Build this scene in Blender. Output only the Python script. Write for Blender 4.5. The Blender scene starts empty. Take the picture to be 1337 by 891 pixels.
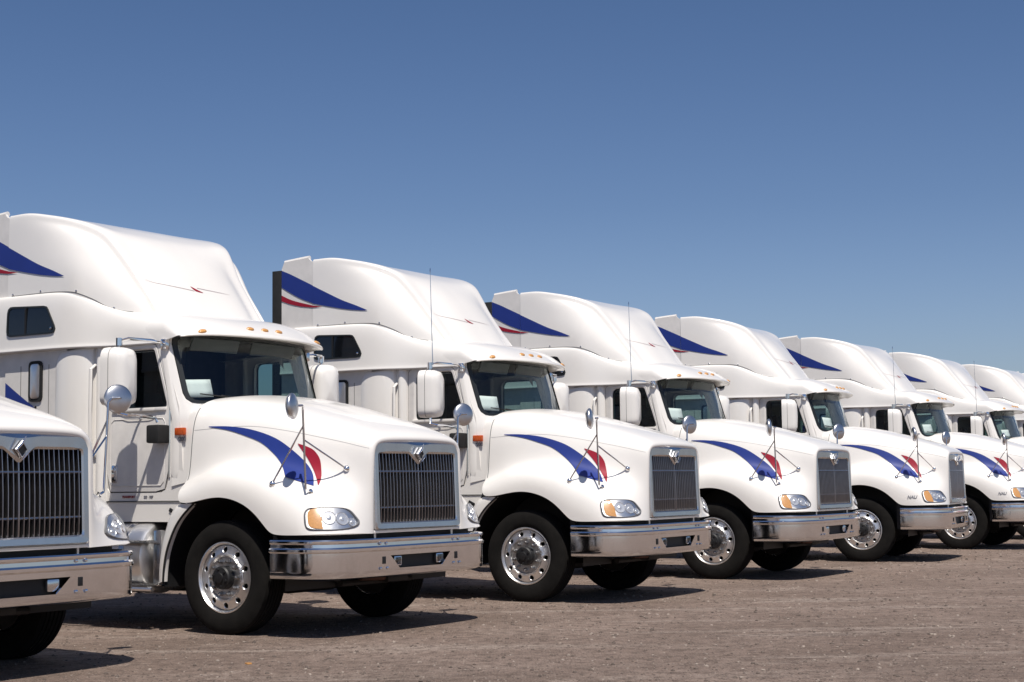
import bpy, bmesh, math, random
import numpy as np
from mathutils import Vector, Matrix
from mathutils.bvhtree import BVHTree
random.seed(7)
R = math.radians
sc = bpy.context.scene
COL = sc.collection

# ------------------------------------------------------------------ camera
cam_d = bpy.data.cameras.new('camera')
cam = bpy.data.objects.new('camera', cam_d)
COL.objects.link(cam)
cam.location = (0, 0, 1.273)
pit, roll = 0.08877, 0.0121
cam.matrix_world = (Matrix.Translation((0, 0, 1.273)) @ Matrix.Rotation(math.pi/2 + pit, 4, 'X')
                    @ Matrix.Rotation(-roll, 4, 'Z'))
cam_d.sensor_width = 36
cam_d.lens = 2082.0/1337*36
cam_d.clip_end = 6000
sc.camera = cam
# ------------------------------------------------------------------ sky, sun, exposure
w = bpy.data.worlds.new('World'); sc.world = w; w.use_nodes = True
nt = w.node_tree; nt.nodes.clear()
sky = nt.nodes.new('ShaderNodeTexSky'); sky.sky_type = 'NISHITA'; sky.sun_disc = False
sky.sun_elevation = R(64); sky.sun_rotation = R(164)
sky.air_density = 1.0; sky.dust_density = 2.0; sky.ozone_density = 4.5; sky.altitude = 600
bg = nt.nodes.new('ShaderNodeBackground'); bg.inputs[1].default_value = 0.117
out = nt.nodes.new('ShaderNodeOutputWorld')
hs = nt.nodes.new('ShaderNodeHueSaturation'); hs.inputs['Saturation'].default_value = 1.0
nt.links.new(sky.outputs[0], hs.inputs['Color']); mt_ = nt.nodes.new('ShaderNodeMix'); mt_.data_type = 'RGBA'; mt_.blend_type = 'MULTIPLY'; mt_.inputs[0].default_value = 1; mt_.inputs[7].default_value = (.87, .985, 1.16, 1)
nt.links.new(hs.outputs[0], mt_.inputs[6]); 
tcw = nt.nodes.new('ShaderNodeTexCoord'); sx = nt.nodes.new('ShaderNodeSeparateXYZ'); nt.links.new(tcw.outputs['Generated'], sx.inputs[0])
rw = nt.nodes.new('ShaderNodeValToRGB'); rw.color_ramp.interpolation = 'B_SPLINE'
for _ in range(2): rw.color_ramp.elements.new(.5)
for e_, (p_, c_) in zip(rw.color_ramp.elements, ((0.0, (.92, .79, .73)), (.09, (.80, .70, .665)), (.17, (.64, .59, .575)), (.34, (.47, .49, .50)))): e_.position = p_; e_.color = (*c_, 1)
nt.links.new(sx.outputs[2], rw.inputs[0])
mw = nt.nodes.new('ShaderNodeMix'); mw.data_type = 'RGBA'; mw.blend_type = 'MULTIPLY'; mw.inputs[0].default_value = 1     # horizon haze
nt.links.new(mt_.outputs[2], mw.inputs[6]); nt.links.new(rw.outputs[0], mw.inputs[7]); nt.links.new(mw.outputs[2], bg.inputs[0]); nt.links.new(bg.outputs[0], out.inputs[0])
sd = bpy.data.lights.new('sun', 'SUN'); sd.energy = 4.7; sd.angle = R(0.53); sd.color = (1, .945, .865)
sun = bpy.data.objects.new('sun', sd); COL.objects.link(sun)
SUNDIR = Vector((-.104, 0.498, -1)).normalized()      # the way the light travels
sun.rotation_euler = SUNDIR.to_track_quat('-Z', 'Y').to_euler()
sc.view_settings.view_transform = 'Standard'; sc.view_settings.look = 'None'
sc.view_settings.exposure = 0.15; sc.view_settings.gamma = 1
try: sc.view_settings.use_curve_mapping = False
except Exception: pass

# ------------------------------------------------------------------ materials
def mat(name, col, rough=.5, metal=0, bump=None, coat=0, var=0, vscale=3, spec=.5):
    m = bpy.data.materials.new(name); m.use_nodes = True
    n = m.node_tree; b = n.nodes['Principled BSDF']
    b.inputs['Base Color'].default_value = (*col, 1); b.inputs['Roughness'].default_value = rough
    b.inputs['Metallic'].default_value = metal; b.inputs['Coat Weight'].default_value = coat
    b.inputs['Coat Roughness'].default_value = .04; b.inputs['Specular IOR Level'].default_value = spec
    if var or bump:
        tc = n.nodes.new('ShaderNodeTexCoord')
        t = n.nodes.new('ShaderNodeTexNoise'); t.inputs['Scale'].default_value = vscale; t.inputs['Detail'].default_value = 5
        n.links.new(tc.outputs['Object'], t.inputs['Vector'])
    if var:
        r = n.nodes.new('ShaderNodeValToRGB')
        r.color_ramp.elements[0].position = .3; r.color_ramp.elements[1].position = .7
        r.color_ramp.elements[0].color = (*[c*(1-var) for c in col], 1)
        r.color_ramp.elements[1].color = (*[min(1, c*(1+var*.3)) for c in col], 1)
        n.links.new(t.outputs[0], r.inputs[0]); n.links.new(r.outputs[0], b.inputs['Base Color'])
    if bump:
        t2 = n.nodes.new('ShaderNodeTexNoise'); t2.inputs['Scale'].default_value = bump[0]; t2.inputs['Detail'].default_value = 4
        n.links.new(tc.outputs['Object'], t2.inputs['Vector'])
        bp = n.nodes.new('ShaderNodeBump'); bp.inputs['Strength'].default_value = bump[1]; bp.inputs['Distance'].default_value = .01
        n.links.new(t2.outputs[0], bp.inputs['Height']); n.links.new(bp.outputs[0], b.inputs['Normal'])
    return m
M = {}
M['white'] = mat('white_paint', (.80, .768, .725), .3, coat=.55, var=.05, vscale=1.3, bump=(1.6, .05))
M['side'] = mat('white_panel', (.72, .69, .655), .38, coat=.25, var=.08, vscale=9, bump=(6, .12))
M['blue'] = mat('blue_stripe', (.016, .036, .21), .5, coat=.0, spec=.3, var=.1, vscale=4)
M['red'] = mat('red_stripe', (.30, .010, .028), .5, coat=.0, spec=.3, var=.08, vscale=4)
M['chrome'] = mat('chrome', (.84, .84, .845), .09, 1, bump=(3.5, .08), var=.05, vscale=5)
M['alu'] = mat('polished_aluminium', (.86, .85, .84), .36, 1, bump=(9, .12), var=.08, vscale=12)
M['alu_dull'] = mat('dull_aluminium', (.36, .35, .34), .42, 1, var=.3, vscale=30, bump=(40, .2))
M['steel'] = mat('brushed_steel', (.66, .66, .67), .2, 1, var=.08, vscale=8)
M['steel_soft'] = mat('satin_steel', (.62, .62, .63), .34, 1, var=.06, vscale=20)
M['rubber'] = mat('black_rubber', (.012, .012, .012), .75, var=.3, vscale=15)
M['tyre'] = mat('tyre_rubber', (.010, .009, .0082), .95, spec=.2, var=.4, vscale=9, bump=(30, .12))
M['dark'] = mat('black_plastic', (.01, .01, .011), .55, var=.2, vscale=10)
M['gasket'] = mat('black_gasket', (.012, .014, .014), .35)
M['chassis'] = mat('chassis_paint', (.018, .016, .015), .6, var=.5, vscale=8)
M['amber'] = mat('amber_lens', (.62, .31, .10), .2, coat=.3, var=.15, vscale=60)
M['orange'] = mat('orange_marker', (.6, .10, .02), .2, coat=.5, var=.3, vscale=50)
M['cloth'] = mat('dark_upholstery', (.018, .020, .026), .9, var=.3, vscale=10)
M['liner'] = mat('cab_liner', (.06, .062, .062), .8, var=.2, vscale=8)
M['paper'] = mat('paper', (.85, .84, .82), .8, var=.04, vscale=20)
M['grey'] = mat('grey_lettering', (.2, .2, .22), .4)
M['redtext'] = mat('red_lettering', (.30, .03, .03), .4)
M['pale'] = mat('pale_accent', (.42, .36, .36), .5)
M['bar'] = mat('grille_bar_metal', (.40, .39, .40), .3, 1, var=.1, vscale=10)
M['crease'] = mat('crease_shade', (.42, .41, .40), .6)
M['seam'] = mat('panel_seam', (.10, .10, .10), .8)
M['radiator'] = mat('radiator_core', (.012, .014, .014), .5, .3, var=.5, vscale=60)
M['bezel'] = mat('grey_bezel', (.16, .16, .165), .35, var=.1, vscale=20)
M['bowl'] = mat('lamp_bowl', (.80, .80, .80), .28, .7)
M['gap'] = mat('door_gap_seal', (.03, .03, .03), .8)
M['rust'] = mat('rusty_steel', (.09, .035, .02), .75, var=.5, vscale=14)
def glass(name, tint, rough=.02):
    m = bpy.data.materials.new(name); m.use_nodes = True
    n = m.node_tree; n.nodes.clear()
    o = n.nodes.new('ShaderNodeOutputMaterial'); mx = n.nodes.new('ShaderNodeMixShader')
    t = n.nodes.new('ShaderNodeBsdfTransparent'); t.inputs[0].default_value = (*tint, 1)
    g = n.nodes.new('ShaderNodeBsdfGlossy'); g.inputs['Roughness'].default_value = rough
    g.inputs[0].default_value = (.9, .95, 1, 1)
    lw = n.nodes.new('ShaderNodeLayerWeight'); lw.inputs[0].default_value = .5
    pw = n.nodes.new('ShaderNodeMath'); pw.operation = 'POWER'; pw.inputs[1].default_value = 5
    f = n.nodes.new('ShaderNodeMath'); f.operation = 'MULTIPLY_ADD'; f.inputs[1].default_value = .8; f.inputs[2].default_value = .045
    n.links.new(lw.outputs['Facing'], pw.inputs[0]); n.links.new(pw.outputs[0], f.inputs[0])
    n.links.new(f.outputs[0], mx.inputs[0]); n.links.new(t.outputs[0], mx.inputs[1]); n.links.new(g.outputs[0], mx.inputs[2])
    n.links.new(mx.outputs[0], o.inputs[0]); return m
M['glass'] = glass('windshield_glass', (.78, .85, .84))
M['glass_side'] = glass('side_glass', (.27, .40, .39))
M['lens'] = glass('clear_lens', (.95, .95, .95))
M['darkglass'] = mat('dark_glass', (.006, .007, .009), .06, coat=.3)

# ------------------------------------------------------------------ mesh helpers
def finish(bm, name, smooth=35):
    bmesh.ops.recalc_face_normals(bm, faces=bm.faces[:])
    me = bpy.data.meshes.new(name); bm.to_mesh(me); bm.free()
    if smooth:
        for p in me.polygons: p.use_smooth = True
        me.set_sharp_from_angle(angle=R(smooth))
    return me
def part(name, me, m, parent=None, label=None):
    if isinstance(me, bmesh.types.BMesh): me = finish(me, name)
    me.name = name
    if not me.materials: me.materials.append(M[m] if isinstance(m, str) else m)
    o = bpy.data.objects.new(name, me); COL.objects.link(o)
    if parent: o.parent = parent
    if label: o['label'] = label
    return o
def tag(o, label, cat, group=None, kind=None):
    if label: o['label'] = label
    if cat: o['category'] = cat
    if group: o['group'] = group
    if kind: o['kind'] = kind
    return o
def bake(me, mods):
    """apply modifiers to a mesh"""
    o = bpy.data.objects.new('tmp', me); COL.objects.link(o)
    for typ, kw in mods:
        md = o.modifiers.new('m', typ)
        for k, v in kw.items(): setattr(md, k, v)
    dg = bpy.context.evaluated_depsgraph_get(); dg.update()
    r = bpy.data.meshes.new_from_object(o.evaluated_get(dg))
    bpy.data.objects.remove(o); return r
def box(bm, c, s, rot=None, bev=0):
    r = bmesh.ops.create_cube(bm, size=1)
    vs = r['verts']
    mt = Matrix.Translation(c) @ (rot.to_4x4() if rot else Matrix.Identity(4)) @ Matrix.Diagonal((*s, 1))
    bmesh.ops.transform(bm, matrix=mt, verts=vs)
    if bev:
        es = list({e for v in vs for e in v.link_edges})
        bmesh.ops.bevel(bm, geom=es, offset=bev, segments=2, affect='EDGES', profile=.6)
def tube(bm, pts, r, n=8, caps=True):
    pts = [Vector(p) for p in pts]; rings = []
    up = None
    for i, p in enumerate(pts):
        d = (pts[min(i+1, len(pts)-1)] - pts[max(i-1, 0)]).normalized()
        if up is None: up = d.orthogonal().normalized()
        a = (up - d*up.dot(d)).normalized(); b = d.cross(a); up = a
        rr = r[i] if isinstance(r, (list, tuple)) else r
        rings.append([bm.verts.new(p + (a*math.cos(t) + b*math.sin(t))*rr) for t in [2*math.pi*k/n for k in range(n)]])
    for A, B in zip(rings, rings[1:]):
        for k in range(n): bm.faces.new((A[k], A[(k+1) % n], B[(k+1) % n], B[k]))
    if caps: bm.faces.new(rings[0]); bm.faces.new(rings[-1])
def rings(bm, rs, close=False, cap0=False, cap1=False):
    """loft equal-length closed rings of points"""
    V = [[bm.verts.new(p) for p in r] for r in rs]
    n = len(V[0])
    for A, B in zip(V, V[1:]):
        for k in range(n): bm.faces.new((A[k], A[(k+1) % n], B[(k+1) % n], B[k]))
    if cap0: bm.faces.new(V[0])
    if cap1: bm.faces.new(V[-1])
    return V
def grid(bm, rows):
    V = [[bm.verts.new(p) for p in r] for r in rows]
    for A, B in zip(V, V[1:]):
        for k in range(len(A)-1): bm.faces.new((A[k], A[k+1], B[k+1], B[k]))
    return V
def lathe(bm, prof, c, n=40, axis='Y', sgn=1):
    """prof = [(offset along axis, radius)]"""
    rs = []
    for (h, r) in prof:
        ring = []
        for k in range(n):
            t = 2*math.pi*k/n
            if axis == 'Y': ring.append((c[0]+r*math.cos(t), c[1]+sgn*h, c[2]+r*math.sin(t)))
            elif axis == 'X': ring.append((c[0]+sgn*h, c[1]+r*math.cos(t), c[2]+r*math.sin(t)))
            else: ring.append((c[0]+r*math.cos(t), c[1]+r*math.sin(t), c[2]+sgn*h))
        rs.append(ring)
    return rings(bm, rs)
def rrect(pts, r, n=6):
    """rounded polygon outline from corner points (2D)"""
    outl = []; N = len(pts)
    for i in range(N):
        p0, p, p1 = Vector(pts[i-1]), Vector(pts[i]), Vector(pts[(i+1) % N])
        rr = r[i] if isinstance(r, (list, tuple)) else r
        a = (p0-p).normalized(); b = (p1-p).normalized()
        ang = a.angle(b); d = min(rr/math.tan(ang/2), (p0-p).length*.49, (p1-p).length*.49)
        A = p + a*d; B = p + b*d
        for k in range(n+1):
            t = k/n; outl.append(tuple(A*(1-t)**2 + p*2*t*(1-t) + B*t*t))
    return outl
def resample(o, n):
    P = [Vector(p) for p in o] + [Vector(o[0])]
    L = [0]
    for a, b in zip(P, P[1:]): L.append(L[-1] + (b-a).length)
    res = []; j = 0
    for k in range(n):
        s = L[-1]*k/n
        while L[j+1] < s: j += 1
        t = (s-L[j])/max(1e-9, L[j+1]-L[j]); res.append(P[j].lerp(P[j+1], t))
    return [tuple(p) for p in res]
def ringfill(outl, steps=(1, .75, .5, .25, .04)):
    c = sum((Vector(p) for p in outl), Vector((0, 0)))/len(outl)
    return [[tuple(c + (Vector(p)-c)*s) for p in outl] for s in steps]
def between(a, b, n=4):
    return [[tuple(Vector(p).lerp(Vector(q), k/n)) for p, q in zip(a, b)] for k in range(n+1)]
def catmull(pts, n):
    """resampled smooth curve through points (any dimension)"""
    P = [Vector(p) for p in pts]; P = [P[0]*2-P[1]] + P + [P[-1]*2-P[-2]]
    res = []; segs = len(P)-3
    for k in range(n+1):
        u = k/n*segs; i = min(int(u), segs-1); t = u-i
        a, b, c, d = P[i:i+4]
        res.append(.5*((2*b) + (c-a)*t + (2*a-5*b+4*c-d)*t*t + (3*b-a-3*c+d)*t**3))
    return res
def lerp_table(tab, x):
    if x <= tab[0][0]: return tab[0][1]
    for (a, va), (b, vb) in zip(tab, tab[1:]):
        if x <= b:
            t = (x-a)/(b-a); return va + (vb-va)*t
    return tab[-1][1]
def smooth_table(tab, x):
    """monotone-ish cubic through the table"""
    if x <= tab[0][0]: return tab[0][1]
    if x >= tab[-1][0]: return tab[-1][1]
    for i in range(len(tab)-1):
        if x <= tab[i+1][0]: break
    x0, y0 = tab[i]; x1, y1 = tab[i+1]; h = x1-x0
    def sl(j):
        if j <= 0 or j >= len(tab)-1:
            j = max(1, min(j, len(tab)-1)); return (tab[j][1]-tab[j-1][1])/(tab[j][0]-tab[j-1][0])
        return (tab[j+1][1]-tab[j-1][1])/(tab[j+1][0]-tab[j-1][0])
    m0, m1 = sl(i), sl(i+1); t = (x-x0)/h
    return (2*t**3-3*t*t+1)*y0 + (t**3-2*t*t+t)*h*m0 + (-2*t**3+3*t*t)*y1 + (t**3-t*t)*h*m1
def solid(me, th, off=-1): return bake(me, [('SOLIDIFY', dict(thickness=th, offset=off))])
def bvh(me):
    bm = bmesh.new(); bm.from_mesh(me); bmesh.ops.triangulate(bm, faces=bm.faces[:]); t = BVHTree.FromBMesh(bm); bm.free(); return t
def cast_side(tree, x, z, s, off=.004):
    """point on the surface seen from the side s (-1 near, +1 far) at x, z"""
    h = tree.ray_cast(Vector((x, 3*s, z)), Vector((0, -s, 0)))
    if h[0] is None: return None
    n = h[1]
    if n.y*s < 0: n = -n
    return h[0] + n*off
def decal(tree, curves, s, name, nx=40, ny=8, off=.006):
    """strip between two (x,z) curves laid on the surface"""
    a = catmull(curves[0], nx); b = catmull(curves[1], nx)
    bm = bmesh.new(); rows = []
    for p, q in zip(a, b):
        row = []
        for k in range(ny+1):
            u = p.lerp(q, k/ny); h = cast_side(tree, u[0], u[1], s, off)
            row.append(h)
        rows.append(row)
    V = [[bm.verts.new(h) if h is not None else None for h in r] for r in rows]
    for A, B in zip(V, V[1:]):
        for k in range(ny):
            q = [A[k], A[k+1], B[k+1], B[k]]
            if None not in q:
                try: bm.faces.new(q)
                except ValueError: pass
    return finish(bm, name, 60)
def patch(tree, outl, s, name, off=.004, steps=(1, .8, .6, .4, .2, .04)):
    bm = bmesh.new(); rs = []
    for ring in ringfill(resample(outl, 40), steps):
        rs.append([cast_side(tree, x, z, s, off) or Vector((x, s, z)) for x, z in ring])
    rings(bm, rs, cap1=True)
    return bm
SD = (-1, 1)

# ================================================================== THE TRUCK (x forward, bumper face at x=0, z up)
truck = bpy.data.objects.new('semi_truck', None); COL.objects.link(truck)
AX, AZ, AR = -1.27, .49, .70          # wheel centre and arch radius

# ---- hood: one skin from the near fender over the top to the far fender
def az(x): return AZ + math.sqrt(max(0, AR*AR-(x-AX)**2))
H = [
 [(-1.76,1.165,1.13),(-1.78,1.16,1.18),(-1.80,1.12,1.235),(-1.815,1.05,1.275),(-1.82,.99,1.33),(-1.82,.968,1.6),(-1.82,.945,1.86),(-1.81,.86,2.02),(-1.76,.52,2.075),(-1.72,0,2.085)],
 [(-1.62,1.175,1.13),(-1.62,1.17,1.19),(-1.62,1.135,1.275),(-1.62,1.06,1.34),(-1.62,.985,1.395),(-1.62,.955,1.62),(-1.62,.93,1.86),(-1.62,.83,2.02),(-1.62,.51,2.085),(-1.62,0,2.10)],
 [(-1.48,1.18,az(-1.48)),(-1.48,1.175,1.235),(-1.48,1.14,1.33),(-1.48,1.065,1.39),(-1.48,.97,1.44),(-1.48,.935,1.63),(-1.48,.905,1.85),(-1.48,.80,2.00),(-1.48,.5,2.07),(-1.48,0,2.085)],
 [(-1.27,1.185,az(-1.27)),(-1.27,1.18,1.275),(-1.27,1.15,1.365),(-1.27,1.065,1.425),(-1.27,.95,1.475),(-1.27,.91,1.635),(-1.27,.875,1.83),(-1.27,.77,1.975),(-1.27,.49,2.04),(-1.27,0,2.055)],
 [(-1.04,1.185,az(-1.04)),(-1.04,1.185,1.25),(-1.04,1.15,1.35),(-1.04,1.06,1.415),(-1.04,.93,1.47),(-1.04,.88,1.62),(-1.04,.84,1.795),(-1.04,.74,1.93),(-1.04,.47,1.99),(-1.04,0,2.005)],
 [(-.85,1.185,az(-.85)),(-.85,1.185,1.17),(-.85,1.15,1.305),(-.85,1.045,1.385),(-.85,.90,1.44),(-.85,.845,1.6),(-.85,.805,1.755),(-.85,.71,1.88),(-.85,.46,1.94),(-.85,0,1.955)],
 [(-.70,1.19,az(-.70)),(-.70,1.19,1.08),(-.70,1.15,1.235),(-.70,1.03,1.335),(-.70,.865,1.40),(-.70,.81,1.575),(-.70,.775,1.72),(-.70,.685,1.84),(-.70,.45,1.90),(-.70,0,1.915)],
 [(-.63,1.19,.86),(-.625,1.19,1.03),(-.62,1.15,1.20),(-.62,1.01,1.31),(-.62,.85,1.38),(-.61,.79,1.56),(-.60,.76,1.70),(-.60,.67,1.815),(-.60,.45,1.875),(-.60,0,1.89)],
 [(-.42,1.195,.86),(-.45,1.19,.98),(-.45,1.14,1.15),(-.45,.99,1.25),(-.45,.81,1.335),(-.44,.755,1.53),(-.44,.725,1.67),(-.44,.645,1.775),(-.44,.43,1.83),(-.44,0,1.845)],
 [(-.20,1.172,.86),(-.27,1.158,.975),(-.31,1.09,1.115),(-.31,.94,1.20),(-.30,.765,1.30),(-.28,.715,1.5),(-.28,.695,1.64),(-.27,.62,1.735),(-.27,.42,1.78),(-.27,0,1.795)],
 [(-.09,1.03,.86),(-.135,1.0,.97),(-.19,.95,1.085),(-.195,.85,1.165),(-.18,.725,1.275),(-.15,.685,1.48),(-.14,.67,1.61),(-.13,.6,1.695),(-.13,.42,1.73),(-.13,0,1.742)],
 [(-.055,.82,.86),(-.078,.80,.955),(-.105,.785,1.055),(-.11,.74,1.14),(-.10,.685,1.255),(-.08,.663,1.45),(-.07,.65,1.59),(-.065,.59,1.668),(-.065,.42,1.69),(-.065,0,1.698)],
 [(-.04,.645,.86),(-.04,.645,.94),(-.04,.643,1.04),(-.04,.64,1.13),(-.04,.638,1.26),(-.035,.635,1.45),(-.035,.628,1.58),(-.035,.575,1.648),(-.035,.42,1.662),(-.035,0,1.668)],
 [(-.06,.622,.86),(-.06,.622,.94),(-.06,.622,1.04),(-.06,.622,1.13),(-.06,.622,1.26),(-.06,.62,1.45),(-.06,.608,1.57),(-.06,.56,1.63),(-.06,.42,1.648),(-.06,0,1.652)],
 [(-.14,.62,.86),(-.14,.62,.94),(-.14,.62,1.04),(-.14,.62,1.13),(-.14,.62,1.26),(-.14,.615,1.45),(-.14,.605,1.57),(-.14,.555,1.625),(-.14,.42,1.645),(-.14,0,1.65)],
]
bm = bmesh.new()
rows = []
for r in H:
    near = [(x, -y, z) for x, y, z in r]; far = [(x, y, z) for x, y, z in r[:-1]][::-1]
    rows.append(near + far)
grid(bm, rows)
hood_me = finish(bm, 'hood', 0)
hood_me = bake(hood_me, [('SUBSURF', dict(levels=3, render_levels=3)), ('SOLIDIFY', dict(thickness=.025, offset=1))])
for p_ in hood_me.polygons: p_.use_smooth = True
hood_me.set_sharp_from_angle(angle=R(50))
hood_tree = bvh(hood_me)
# which side did solidify grow to: keep normals pointing outwards
hood = part('hood', hood_me, 'white', truck)
bm = bmesh.new(); box(bm, (-.05, 0, .873), (.04, 1.26, .024), bev=.006)
part('hood_lip', bm, 'white', truck)
# hood lines: shade of the molded side crease painted as grey strip; cowl seam
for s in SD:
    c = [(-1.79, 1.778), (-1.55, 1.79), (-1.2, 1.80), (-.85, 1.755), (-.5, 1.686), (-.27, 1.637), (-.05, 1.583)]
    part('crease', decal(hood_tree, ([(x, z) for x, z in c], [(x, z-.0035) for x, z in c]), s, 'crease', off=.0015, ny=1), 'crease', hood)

bm = bmesh.new(); rr = H[0]; full0 = [(x, -y, z) for x, y, z in rr[4:]] + [(x, y, z) for x, y, z in rr[4:-1]][::-1]
cw = [tuple(v) for v in catmull(full0, 60)]
grid(bm, [[(x+.03, y*.985, z-.018) for x, y, z in cw], [(x-.05, y*.988, z-.015) for x, y, z in cw], [(x-.24, y*.995, z-.05) for x, y, z in cw]])
part('cowl', finish(bm, 'cowl', 50), 'white', truck)
for s in SD:
    part('hood_seam', decal(hood_tree, ([(-1.808, 1.33), (-1.808, 1.6), (-1.806, 1.85), (-1.80, 1.98)], [(-1.80, 1.33), (-1.80, 1.6), (-1.798, 1.85), (-1.792, 1.98)]), s, 'hood_seam', off=.0015, ny=1), 'seam', hood)
STR_B = ([(-1.63,1.807),(-1.41,1.800),(-1.17,1.765),(-.92,1.685),(-.72,1.565),(-.55,1.43),(-.405,1.267)],
         [(-1.63,1.802),(-1.41,1.765),(-1.22,1.710),(-1.05,1.647),(-.90,1.545),(-.78,1.44),(-.665,1.342)])
STR_R = ([(-.70,1.634),(-.62,1.610),(-.54,1.572),(-.475,1.50),(-.435,1.40),(-.38,1.275)],
         [(-.70,1.630),(-.64,1.565),(-.585,1.505),(-.525,1.43),(-.465,1.358),(-.383,1.272)])
for s in SD:
    part('blue_stripe', decal(hood_tree, STR_B, s, 'blue_stripe'), 'blue', hood)
    part('red_stripe', decal(hood_tree, STR_R, s, 'red_stripe'), 'red', hood)

# headlights: bezel, chrome bowls behind a clear lens, amber turn signal
HL = rrect([(-.345,1.085),(-.29,.91),(-.13,.90),(-.055,.905),(-.048,.955),(-.115,1.078)], [.03,.05,.03,.012,.015,.05])
def on_front(tree, x, z, s, off=0):
    p = cast_side(tree, x, z, s, off); return p
for s in SD:
    rs = resample(HL, 40)
    cx_ = sum(q[0] for q in rs)/40; cz_ = sum(q[1] for q in rs)/40
    P = [cast_side(hood_tree, x, z, s, .0) or Vector((x, s*.9, z)) for x, z in rs]
    for _ in range(3): P = [(P[k-1] + P[k]*2 + P[(k+1) % 40])/4 for k in range(40)]
    C = sum(P, Vector())/40
    nn = sum(((P[k]-C).cross(P[(k+1) % 40]-C) for k in range(40)), Vector()).normalized()
    if nn.x < 0: nn = -nn
    def ring3(k, off): return [C + (p-C)*k + nn*off for p in P]
    bm = bmesh.new(); rings(bm, [ring3(1.07, -.02), ring3(1.06, .006), ring3(1.03, .013), ring3(.99, .013), ring3(.965, -.01)])
    hl = part('headlight', bm, 'bezel', truck)
    ax = (max(P, key=lambda p: p.x) - min(P, key=lambda p: p.x)).normalized()
    up = Vector((0, 0, 1)); up = (up - nn*up.dot(nn)).normalized(); ax = (ax - nn*ax.dot(nn) - up*ax.dot(up)).normalized()
    L_ = [(p-C).dot(ax) for p in P]; x0, x1 = min(L_), max(L_)
    pts = list(P)
    for k in (.75, .5, .25):
        for x, z in rs[::3]:
            q = cast_side(hood_tree, cx_ + (x-cx_)*k, cz_ + (z-cz_)*k, s, 0)
            if q is not None: pts.append(q)
    rowsA = []; hh_ = []
    for p in pts:
        u, v = (p-C).dot(ax), (p-C).dot(up); rowsA.append([1, u, v, u*u, v*v, u*v]); hh_.append((p-C).dot(nn))
    cf = np.linalg.lstsq(np.array(rowsA), np.array(hh_), rcond=None)[0]
    def at(u, v, off=0): return C + ax*u + up*v + nn*(float(cf @ np.array([1, u, v, u*u, v*v, u*v])) + off + .004)
    def ring4(k, off): return [at((p-C).dot(ax)*k, (p-C).dot(up)*k, off) for p in P]
    bm = bmesh.new(); rings(bm, [ring4(k, .001) for k in (.99, .8, .6, .4, .2, .02)], cap1=True)
    part('reflector', bm, 'alu', hl)
    UV = [((p-C).dot(ax)*.93, (p-C).dot(up)*.93) for p in P]; lim = x0+.125
    tri = [(min(u, lim-.25*max(0, v)), v) for u, v in UV]
    bm = bmesh.new(); rings(bm, [[at(u, v, .006) for u, v in rr] for rr in ringfill(tri)], cap1=True)
    part('turn_signal', bm, 'amber', hl)
    for (u, v, br) in ((x0+.185, -.004, .060), (x0+.302, -.012, .056), (x0+.392, -.032, .038)):
        bm = bmesh.new()
        rings(bm, [[at(u+rr*math.cos(t), v+rr*math.sin(t), hh) for t in [2*math.pi*k/22 for k in range(22)]] for hh, rr in ((.002, br*1.04), (.009, br), (.004, br*.93), (.002, br*.6), (.0015, br*.36), (.010, br*.30), (.013, br*.15), (.0135, br*.02))], cap1=True)
        part('bulb_bowl', bm, 'bowl', hl)
    bm = bmesh.new(); rings(bm, [ring4(k, .013 + .012*(1-k*k)) for k in (.985, .85, .65, .4, .2, .02)], cap1=True)
    part('lens', bm, 'lens', hl)

# ---- grille: chrome surround, bars, emblem
G0 = rrect([(-.616,.888),(.616,.888),(.616,1.645),(-.616,1.645)], [.03,.03,.07,.07], 8)
def gx(y): return -.03 + .012*(1-(y/.6)**2)
bm = bmesh.new()
gi = []
inner = rrect([(-.555,.95),(.555,.95),(.555,1.54),(.13,1.54),(.0,1.44),(-.13,1.54),(-.555,1.54)], [.015,.015,.02,.05,.02,.05,.02], 5)
N = 160
A = resample(inner, N)
# outer ring sampled by angle of the inner ring for a clean strip
def outer_at(p):
    c = Vector((0, 1.27)); d = Vector(p)-c
    best = None
    O = [Vector(q) for q in G0]
    for a, b in zip(O, O[1:]+O[:1]):
        e = b-a; det = d.x*(-e.y) + e.x*d.y
        if abs(det) < 1e-9: continue
        t = ((a-c).x*(-e.y) + e.x*(a-c).y)/det; u = (d.x*(a-c).y - d.y*(a-c).x)/det
        if t > 0 and -1e-6 <= u <= 1+1e-6: best = c + d*t if best is None or t > 1e-3 else best
    return tuple(best)
Bo = [outer_at(q) for q in A]
def gr(rr, x): return [(gx(q[0])+x-.035*(q[1]-1.27), q[0], q[1]) for q in rr]
mid = between(A, Bo, 6)
rings(bm, [gr(A, -.07), gr(A, .0), gr(mid[1], .012), gr(mid[5], .014), gr(Bo, .0), gr(Bo, -.05)])
grille = part('grille', finish(bm, 'grille', 14), 'steel', truck)
bars = []
for k in range(25):
    y = -.53 + 1.06*k/24
    zt = 1.552 if abs(y) > .13 else 1.452 + abs(y)*.8
    bm = bmesh.new(); hw = .0062 if k != 12 else .010
    sec = [(-.055, -hw), (-.012, -hw), (0, -hw*.6), (.002, 0), (0, hw*.6), (-.012, hw), (-.055, hw)]
    rs = []
    for z in (.94, .955, 1.1, 1.25, 1.4, zt):
        bul = (.0 if z < .95 else .008) + .012*(1-((z-1.26)/.33)**2)
        rs.append([(gx(y)-.016+bul+a-.035*(z-1.27), y+b, z) for a, b in sec])
    rings(bm, rs, cap0=True, cap1=True)
    bars.append(finish(bm, 'grille_bar'))
for me in bars: part('grille_bar', me, 'bar', grille)
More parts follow.
